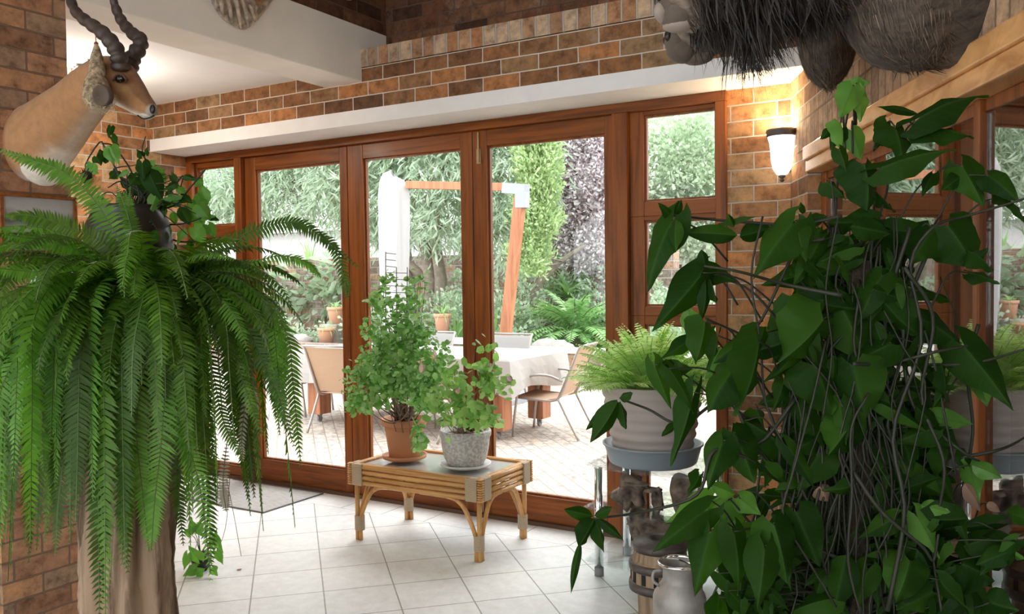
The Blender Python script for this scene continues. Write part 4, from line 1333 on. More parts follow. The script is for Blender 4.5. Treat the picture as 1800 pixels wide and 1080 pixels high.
def build_driftwood():
    g = 'driftwood pieces by the glass shelf'
    z = .351
    b = MB(); c = at(1100, 880, 4.12); c[2] = z+.065; c[1] = max(c[1], -.55)
    rockish(b, c, (.055, .05, .066), 3, amp=.5); rockish(b, c+np.array([-.05, .02, -.02]), (.04, .035, .045), 4, amp=.5); rockish(b, c+np.array([.03, -.02, .045]), (.05, .02, .018), 8, amp=.4)
    tag(b.build('driftwood', M_DRIFT, smooth=True, loc=(c[0], c[1], z)), 'jagged dark driftwood at the left of the middle glass shelf', 'driftwood', g)
    b = MB(); c2 = np.array([c[0]+.135, c[1], z+.045]); rockish(b, c2, (.032, .03, .05), 6, amp=.5); rockish(b, c2+np.array([-.02, 0, .045]), (.045, .02, .014), 7, amp=.3)
    tag(b.build('driftwood', M_DRIFT, smooth=True, loc=(c2[0], c2[1], z)), 'small upright dark driftwood between two others on the middle shelf', 'driftwood', g)
    b = MB(); c3 = np.array([c[0]+.26, c[1]+.02, z+.088]); rockish(b, c3, (.078, .05, .088), 9, amp=.18); b.tube(spline([c3+np.array([.04, 0, -.04]), c3+np.array([.13, -.02, -.045]), c3+np.array([.2, -.03, -.03])], 6), [.04, .035, .03, .03, .028, .025, .02], 8)
    tag(b.build('driftwood', M_DRIFT, smooth=True, loc=(c3[0], c3[1], z)), 'rounded slab of burl wood with a thick branch on the middle shelf', 'driftwood', g)
    b = MB(); c4 = np.array([2.40, -.43, .24])
    rockish(b, c4, (.09, .07, .07), 12, amp=.45, fr=4); rockish(b, c4+np.array([.13, -.03, -.03]), (.13, .07, .07), 13, amp=.35)
    b.tube(spline([c4+np.array([.02, -.05, 0]), c4+np.array([.045, -.09, -.08]), c4+np.array([.02, -.11, -.135])], 8), list(np.linspace(.06, .02, 9)), 9)
    b.tube(spline([c4+np.array([.1, 0, 0]), c4+np.array([.25, -.0, .02]), c4+np.array([.3, 0, -.14])], 8), list(np.linspace(.05, .02, 9)), 9)
    tag(b.build('driftwood', M_DRIFT, smooth=True, loc=(c4[0], c4[1], .09)), 'large twisted root of driftwood on the bottom glass shelf', 'driftwood', g)
    # wagon hub
    c = at(1162, 1075, 3.72); c[2] = 0; c = np.array([2.62, -.80, 0]); c = onZ(1161, 1078, 0); c = np.array([c[0], c[1], 0])
    t = thing('wagon_wheel_hub', 'old wooden wagon-wheel hub with worn iron bands standing on the floor', 'wheel hub', c)
    b = MB(); b.lathe([(.001, 0), (.085, 0), (.088, .10), (.105, .125), (.112, .14), (.112, .26), (.105, .275), (.098, .34), (.09, .345), (.001, .345)], c, 32)
    b.build('hub_body', M_HUBW, t, smooth=False); t.scale = (1.12, 1.12, .90)
    for (z0, z1, r) in ((.125, .165, .120), (.225, .262, .120), (.315, .352, .104)):
        q = MB(); q.lathe([(r-.012, z0), (r, z0), (r+.002, (z0+z1)/2), (r, z1), (r-.012, z1)], c, 36); q.build('iron_band', M_IRON, t, smooth=True)
    q = MB(); q.lathe([(.098, .346), (.098, .356), (.055, .360), (.05, .366), (.04, .366), (.036, .352), (.001, .352)], c, 32); q.build('end_cap', M_IRON, t, smooth=True)
    for k in range(14):
        a = 2*math.pi*k/14; d = np.array([math.cos(a), math.sin(a), 0]); s = np.array([-math.sin(a), math.cos(a), 0])
        p = c+d*.1125
        q = MB(); q.hexa([p-s*.009+np.array([0, 0, .17]), p+s*.009+np.array([0, 0, .17]), p+s*.009+d*.002+np.array([0, 0, .17]), p-s*.009+d*.002+np.array([0, 0, .17]),
                          p-s*.009+np.array([0, 0, .22]), p+s*.009+np.array([0, 0, .22]), p+s*.009+d*.002+np.array([0, 0, .22]), p-s*.009+d*.002+np.array([0, 0, .22])])
        q.build('spoke_socket', M_BLACK, t)
    # milk can
    c = onZ(1195, 1150, 0); c = np.array([c[0], c[1], 0])
    t = thing('milk_can', 'small dull metal milk can in front of the wheel hub', 'milk can', c)
    b = MB(); b.lathe([(.001, 0), (.098, 0), (.102, .01), (.102, .225), (.098, .24), (.07, .285), (.064, .295), (.064, .335), (.078, .352), (.082, .358), (.08, .362), (.074, .358), (.06, .335), (.06, .3), (.001, .29)], c, 40)
    b.build('body', M_CAN, t, smooth=True)
    b = MB(); b.lathe([(.078, .352), (.084, .356), (.084, .362), (.078, .366), (.074, .362), (.074, .354)], c, 40); b.build('rim', M_CHROME, t, smooth=True)
    for s in (-1, 1):
        p = c+np.array([_c(YAW)*s, -_s(YAW)*s, 0])*.068
        d = np.array([_c(YAW)*s, -_s(YAW)*s, 0])
        b = MB(); b.tube(spline([p+np.array([0, 0, .33]), p+d*.03+np.array([0, 0, .325]), p+d*.034+np.array([0, 0, .29]), p+d*.01+np.array([0, 0, .27])], 10), .006, 8); b.build('handle', M_CAN, t, smooth=True)
    b = MB(); d = np.array([.9, -.3, 0]); b.tube(spline([c-d*.06+np.array([0, 0, .362]), c+np.array([0, 0, .37]), c+d*.08+np.array([0, 0, .364])], 6), .006, 6, flat=.5); b.build('bail_bar', M_CHROME, t)


def build_mat():
    b = MB(); b.box(-1.0, -.122, -.578, -.04, 0, .006)
    m, nt, bs = mat('woven_grey_mat')
    mp = coords(nt, 'Object', scale=(8, 60, 1)); n = nd(nt, 'ShaderNodeTexNoise', Scale=2, Detail=6)
    nt.links.new(mp.outputs[0], n.inputs[0]); r = ramp(nt, [(.35, (.33, .325, .31)), (.65, (.47, .46, .44))]); nt.links.new(n.outputs[0], r.inputs[0]); nt.links.new(r.outputs[0], bs.inputs['Base Color'])
    bs.inputs['Roughness'].default_value = .95; bump(nt, bs, n.outputs[0], .3, .003)
    o = b.build('door_mat', m, loc=(-.56, -.3, 0)); tag(o, 'thin woven grey mat on the tiles before the left door', 'mat')
    e_ = MB(); e_.box(-1.005, -.117, -.583, -.572, .0, .008); e_.box(-.128, -.117, -.572, -.035, 0, .008); e_.box(-1.005, -.128, -.046, -.035, 0, .008)
    e_.build('edge_binding', simple('dark_binding', (.14, .14, .13), .9), o)
    b = MB(); p = onZ(415, 1002, .0); v, f = leaf_cloud(np.array([p+np.array([0, 0, .004])]), np.array([[1., .3, .12]]), .035, .02); b.add(v, f)
    tag(b.build('fallen_leaf', M_DEAD, loc=p), 'small dry leaf lying on the tiles right of the stump', 'leaf')


def build_sconce():
    c = np.array([2.985, -.075, 2.065])
    t = thing('wall_sconce', 'lit frosted glass wall lamp with an iron rim on the brick pier corner', 'wall lamp', c)
    n = 26; b = MB(); prof = [(0.0101, -0.1050), (0.0269, -0.0991), (0.0437, -0.0714), (0.0521, -0.0336), (0.0554, 0.0168), (0.0605, 0.0588), (0.0689, 0.0840)]
    b.lathe(prof, c, 32)
    o = b.build('lamp_shade', M_SHADE, t, smooth=True)
    so = o.modifiers.new('thickness', 'SOLIDIFY'); so.thickness = .003
    b = MB(); b.lathe([(0.0689, 0.0840), (0.0756, 0.0907), (0.0722, 0.0991), (0.0773, 0.1092), (0.0739, 0.1193), (0.0672, 0.1193), (0.0655, 0.0840)], c, 36); b.build('rim', M_IRON, t, smooth=True)
    b = MB(); b.lathe([(0.0008, -0.1386), (0.0084, -0.1344), (0.0118, -0.1260), (0.0059, -0.1201), (0.0151, -0.1134), (0.0168, -0.1050), (0.0101, -0.1008), (0.0008, -0.0991)], c, 18); b.build('finial', M_IRON, t, smooth=True)
    b = MB(); b.box(c[0]-.03, c[0]+.03, -.012, 0, c[2]-.08, c[2]+.1); b.box(c[0]-.008, c[0]+.008, -.02, -.008, c[2]-.05, c[2]+.12); b.build('back_plate', M_IRON, t, bevel=.004)
    lamp('sconce_light', 'POINT', (c[0]-.005, c[1]-.005, c[2]+.11), 5, (1, .78, .5), shadow_soft_size=.05)


def build_spot():
    p = onZ(123, 118, 2.757); p = at(123, 120, 5.0); p[2] = 2.757
    p = onZ(124, 113, 2.757)
    t = thing('ceiling_spotlight', 'small bright silver spotlight under the white ceiling behind the antelope', 'spotlight', p)
    b = MB(); b.lathe([(.001, 0), (.045, 0), (.045, -.018), (.001, -.022)], p, 24); b.build('ceiling_rose', M_WHITE, t, smooth=True)
    q = p+np.array([.0, 0, -.07])
    b = MB(); b.tube([p+np.array([0, 0, -.02]), q], .008, 8); b.ball(q, .016); b.build('arm', simple('copper_joint', (.4, .18, .1), .3, .8), t, smooth=True)
    h = at(137, 128, float((p-CAM)@_f)); e_ = h+np.array([.0, -.01, -.07])
    b = MB(); b.lathe([(.001, -.045), (.022, -.04), (.03, -.01), (.03, .045), (.026, .05), (.024, .02), (.001, .01)], h, 20, nrm(np.array([-.05, -.1, -1]))); b.build('lamp_head', M_CHROME, t, smooth=True)
    b = MB(); b.tube([q, h], .006, 6); b.build('bracket', M_CHROME, t)
    g_ = h+np.array([-.01, -.02, -.115]); b = MB(); b.ball(g_, .016); b.build('bulb', M_BULB, t, smooth=True)
    b = MB(); b.tube([h+np.array([0, 0, -.04]), g_], .008, 8); b.build('lamp_holder', M_CHROME, t)
    lamp('spot_light', 'POINT', tuple(g_+np.array([0, -.02, -.03])), 12, (1, .93, .82), shadow_soft_size=.03)


zt_ = build_rattan_table(); build_table_plants(zt_); build_shelf(); build_driftwood(); build_mat(); build_sconce(); build_spot()

# ================================================================== BIG FERN ON THE STUMP
def build_stump_fern():
    D = 2.72
    c = at(232, 1040, D); c = np.array([c[0], c[1], 0])
    # weathered stump
    rng = np.random.RandomState(8); b = MB(); n = 72; m = 60; H = 1.16; vs = []
    for i in range(m+1):
        z = H*i/m
        for j in range(n):
            a = 2*math.pi*j/n
            r = .148+.012*math.sin(3*a+.6*z*3)+.014*math.sin(7*a+z*2)+.008*math.sin(13*a-z*4)+.02*math.exp(-z*5)+.012*math.sin(z*7+a)-.012*abs(math.sin(9*a+1.5*math.sin(z*5)))+rng.uniform(-.003, .003)
            vs.append(c+np.array([math.cos(a)*r*1.0, math.sin(a)*r*.9, z]))
    fs = [(i*n+j, i*n+(j+1) % n, (i+1)*n+(j+1) % n, (i+1)*n+j) for i in range(m) for j in range(n)]+[tuple(m*n+j for j in range(n)), tuple(range(n))[::-1]]
    b.add(vs, fs)
    o = b.build('tree_stump', M_BARK, smooth=True, loc=c); tag(o, 'tall weathered tree stump used as a stand for the huge fern', 'stump')
    pc = c+np.array([0, 0, H+.001])
    t = thing('potted_sword_fern', 'huge sword fern cascading over the stump in front of the brick partition', 'potted plant', pc)
    b = MB(); b.lathe([(.001, 0), (.11, 0), (.15, .2), (.16, .2), (.16, .23), (.145, .23), (.14, .2), (.001, .19)], pc, 28); b.build('pot', M_TERRA, t, smooth=True)
    crown = at(262, 482, D+.02)
    crown = pc+np.array([.0, 0, .22])
    C2 = at(250, 490, D)
    b = MB(); rg = random.Random(21)
    def F_(px, d0, d1, w=.052, n=46, start=None):
        k = len(px); pts = []
        for i, (x, y) in enumerate(px): pts.append(at(x, y, d0+(d1-d0)*i/(k-1)))
        frond(b, pts, w, n, rng=rg, hintn=-_f*.75+np.array([0, 0, .65]), droop=.2, mi=rg.choice([0, 2, 2, 3]))
    F_([(245, 490), (200, 405), (160, 345), (110, 302), (55, 282), (-8, 260)], D, D-.15, .05, 50)
    F_([(240, 495), (185, 430), (120, 400), (60, 380), (5, 378)], D, D-.2, .055, 50)
    F_([(240, 500), (160, 450), (85, 425), (0, 412)], D-.05, D-.3, .055, 46)
    F_([(235, 500), (150, 480), (60, 478), (-20, 470)], D-.1, D-.35, .055, 46)
    F_([(262, 490), (236, 420), (222, 370), (205, 325)], D+.05, D+.1, .03, 40)
    F_([(270, 490), (245, 430), (228, 380), (228, 335)], D+.05, D+.1, .03, 40)
    F_([(285, 485), (340, 455), (400, 425), (465, 398), (525, 392), (575, 425), (632, 472)], D, D+.12, .048, 60)
    F_([(285, 490), (350, 478), (420, 468), (490, 450), (540, 462), (566, 490)], D, D+.05, .045, 52)
    F_([(560, 405), (590, 440), (606, 490), (612, 530)], D+.1, D+.12, .03, 26)
    F_([(290, 492), (370, 500), (420, 545), (455, 620), (490, 700), (518, 790)], D-.1, D-.15, .052, 62)
    F_([(290, 495), (350, 520), (400, 590), (430, 680), (462, 770)], D-.1, D-.2, .045, 58)
    F_([(285, 498), (330, 540), (370, 640), (392, 740), (428, 812)], D-.15, D-.2, .045, 58)
    F_([(280, 498), (320, 560), (350, 700), (365, 860), (372, 1010)], D-.15, D-.2, .055, 74)
    F_([(275, 500), (300, 600), (310, 720), (350, 850), (372, 1028)], D-.2, D-.22, .055, 74)
    F_([(270, 500), (262, 600), (240, 740), (250, 860), (262, 970)], D-.25, D-.28, .055, 66)
    F_([(265, 500), (290, 620), (285, 760), (272, 880), (266, 968)], D-.25, D-.3, .055, 66)
    F_([(255, 500), (215, 600), (180, 740), (170, 880), (196, 1002)], D-.25, D-.3, .052, 68)
    F_([(250, 500), (200, 600), (130, 720), (105, 860), (97, 978)], D-.25, D-.32, .05, 66)
    F_([(245, 500), (170, 560), (90, 640), (75, 740), (78, 830)], D-.2, D-.35, .055, 60)
    F_([(240, 500), (140, 540), (40, 610), (-10, 740), (5, 900)], D-.2, D-.4, .06, 60)
    F_([(240, 500), (130, 510), (30, 530), (-60, 600)], D-.2, D-.45, .06, 50)
    F_([(290, 500), (330, 580), (335, 700), (315, 850), (322, 960)], D-.1, D-.15, .05, 66)
    # the mass of the plant
    for i in range(120):
        u_ = (i+.5)/120
        az = i*2.39996+rg.uniform(-.25, .25)
        el = R(52-50*u_+rg.uniform(-10, 10)); L = rg.uniform(.5, .85)
        if math.sin(az) > .2 and math.cos(az) < .3: L *= .75       # the side towards the brick partition
        if math.cos(az) > .3: L *= .62+.2*rg.random()
        s = C2+np.array([math.cos(az)*.06, math.sin(az)*.06, -.05])
        P = arch(s, az, el, L, 2.9, 8, .1, rg)
        P = [p if p[0] > .56 or p[1] < -2.6 else np.array([.56, p[1], p[2]]) for p in P]
        frond(b, P, rg.uniform(.042, .056), 44, rng=rg, droop=.25, mi=rg.choice([0, 0, 2, 3]))
    # long outer fronds hanging down the side that faces the room
    for i in range(84):
        u_ = (i+.5)/84
        az = R(-58)+R(130)*(2*((i*.618) % 1)-1); el = R(rg.uniform(-5, 42)); L = rg.uniform(.55, 1.14)
        s = C2+np.array([math.cos(az)*.08, math.sin(az)*.08, -.07])
        if math.cos(az) > .75: L *= .8
        P = arch(s, az, el, L, 3.6+rg.uniform(0, 3.2), 9, .16, rg)
        P = [p if p[0] > .56 or p[1] < -2.6 else np.array([.56, p[1], p[2]]) for p in P]
        frond(b, P, rg.uniform(.045, .060), 64, rng=rg, droop=.25, hintn=(math.cos(az)*.5+rg.uniform(-.5, .5), math.sin(az)*.5+rg.uniform(-.5, .5), .7), mi=rg.choice([0, 0, 2, 3]))
    b.build('frond', [M_FERN, M_STEM, M_FERNB, M_FERND], t)
    s = MB()
    for x in (-.03, .03, .0):
        s.tube([pc+np.array([x, x*.5, .19]), C2+np.array([x, -x, -.02])], .02, 7)
    s.build('rhizome', M_TWIG, t)
    # dried dead fronds hanging at the right
    b = MB()
    for px in ([(440, 620), (432, 700), (425, 770), (428, 815)], [(410, 610), (440, 680), (455, 730)], [(398, 900), (392, 850), (400, 770)]):
        pts = [at(x, y, D-.05) for x, y in px]; frond(b, pts, .022, 26, rng=rg, hintn=-_f)
    o = b.build('dry_frond', [simple('silvery_dry_frond', (.5, .46, .38), .8), M_TWIG], t); o['label'] = 'silvery dried frond'
    b = MB()
    for px in ([(404, 840), (396, 930), (374, 985)], [(398, 842), (410, 900), (424, 978)]):
        b.tube(spline([at(x, y, D-.05) for x, y in px], 8), .0012, 4)
    b.build('bare_runner', M_TWIG, t)


# ================================================================== BROAD LEAVES
def blade(mb, P, Q, w, kind='arrow', fold=.25, droop=.12, face=None, twist=0, rng=random, cup=0.1):
    """a leaf from its base P to its tip Q; w is its full width. kind: arrow (two back lobes), lance, heart"""
    P = np.array(P, float); Q = np.array(Q, float); d = Q-P; L = np.linalg.norm(d); d = d/L
    fc = nrm(face if face is not None else -_f)
    sd = np.cross(d, fc)
    if np.linalg.norm(sd) < .15: sd = np.cross(d, _u2)
    sd = nrm(sd); up = np.cross(sd, d)
    if twist:
        sd, up = math.cos(twist)*sd+math.sin(twist)*up, -math.sin(twist)*sd+math.cos(twist)*up
    n = 12; t0 = {'arrow': -.24, 'heart': -.16, 'lance': 0}[kind]
    ph = rng.uniform(0, 6)
    for sg in (-1, 1):
        vs = []; uv = []
        for i in range(n+1):
            t = t0+(1-t0)*i/n
            if t < 0:
                k = t/t0
                xo = w/2*(.92*math.sqrt(max(0, 1-(k-.05)**2*.96))) if kind == 'heart' else w/2*(.82-.30*k**2)*(1-.55*k**4)
                xi = w/2*(.42*k**.8)
                xi = min(xi, xo)
            else:
                xi = 0
                if kind == 'lance': xo = w/2*max(0, math.sin(math.pi*min(1, t**.72)))**.9
                elif kind == 'heart': xo = w/2*(1-t**1.9)**1.0*(1+.12*math.sin(math.pi*t))*(.95+.05*t)
                else: xo = w/2*((1-t)**.95)*(1+.62*t)*(.84+.3*math.sin(math.pi*min(1, t*1.6))*.9)*(1-.35*max(0, (t-.6)/.4)*(1-t)*4)
            xo = max(xo, xi+.0002)
            c = P+d*L*t+up*(-droop*L*(max(t, 0)**2)+.04*L*math.sin(math.pi*max(t, 0)))
            for j in range(4):
                x = xi+(xo-xi)*j/3
                wv = .07*w*math.sin(ph+t*10+sg*2)*(j/3)**2+.03*w*math.sin(ph*2+t*21)*(j/3)**2
                vs.append(c+sd*sg*x+up*(-fold*x+cup*w*((x/(w/2))**2)*(-.6)+wv)); uv.append((sg*x/(w*.5+1e-6)*.5, t))
        fs = []
        for i in range(n):
            for j in range(3):
                a = i*4+j
                q = (a, a+1, a+5, a+4)
                fs.append(q if sg > 0 else q[::-1])
        if sg == -1:
            V0, F0, U0 = vs, fs, uv
        else:
            k = len(V0); mb.add(V0+vs, F0+[[v+k for v in f] for f in fs], uv=U0+uv)


def tri_leaf(mb, P, d, size, rng=random, n=3, face=None):
    """three to five lance leaflets from one point"""
    d = nrm(d); fc = nrm(face if face is not None else -_f); sd = nrm(np.cross(d, fc))
    for a, k in ((0, 1), (.85, .68), (-.85, .68), (1.6, .4), (-1.6, .4))[:n]:
        dd = math.cos(a)*d+math.sin(a)*sd
        blade(mb, P, np.array(P)+dd*size*k, size*k*.36, 'lance', .3, .2, face, rng=rng)


def petiole(mb, A, B, sag=.06, r=.003):
    A = np.array(A, float); B = np.array(B, float)
    mid = (A+B)/2+np.array([0, 0, sag])
    mb.tube(spline([A, mid, B], 10), list(np.linspace(r*1.5, r, 11)), 6)


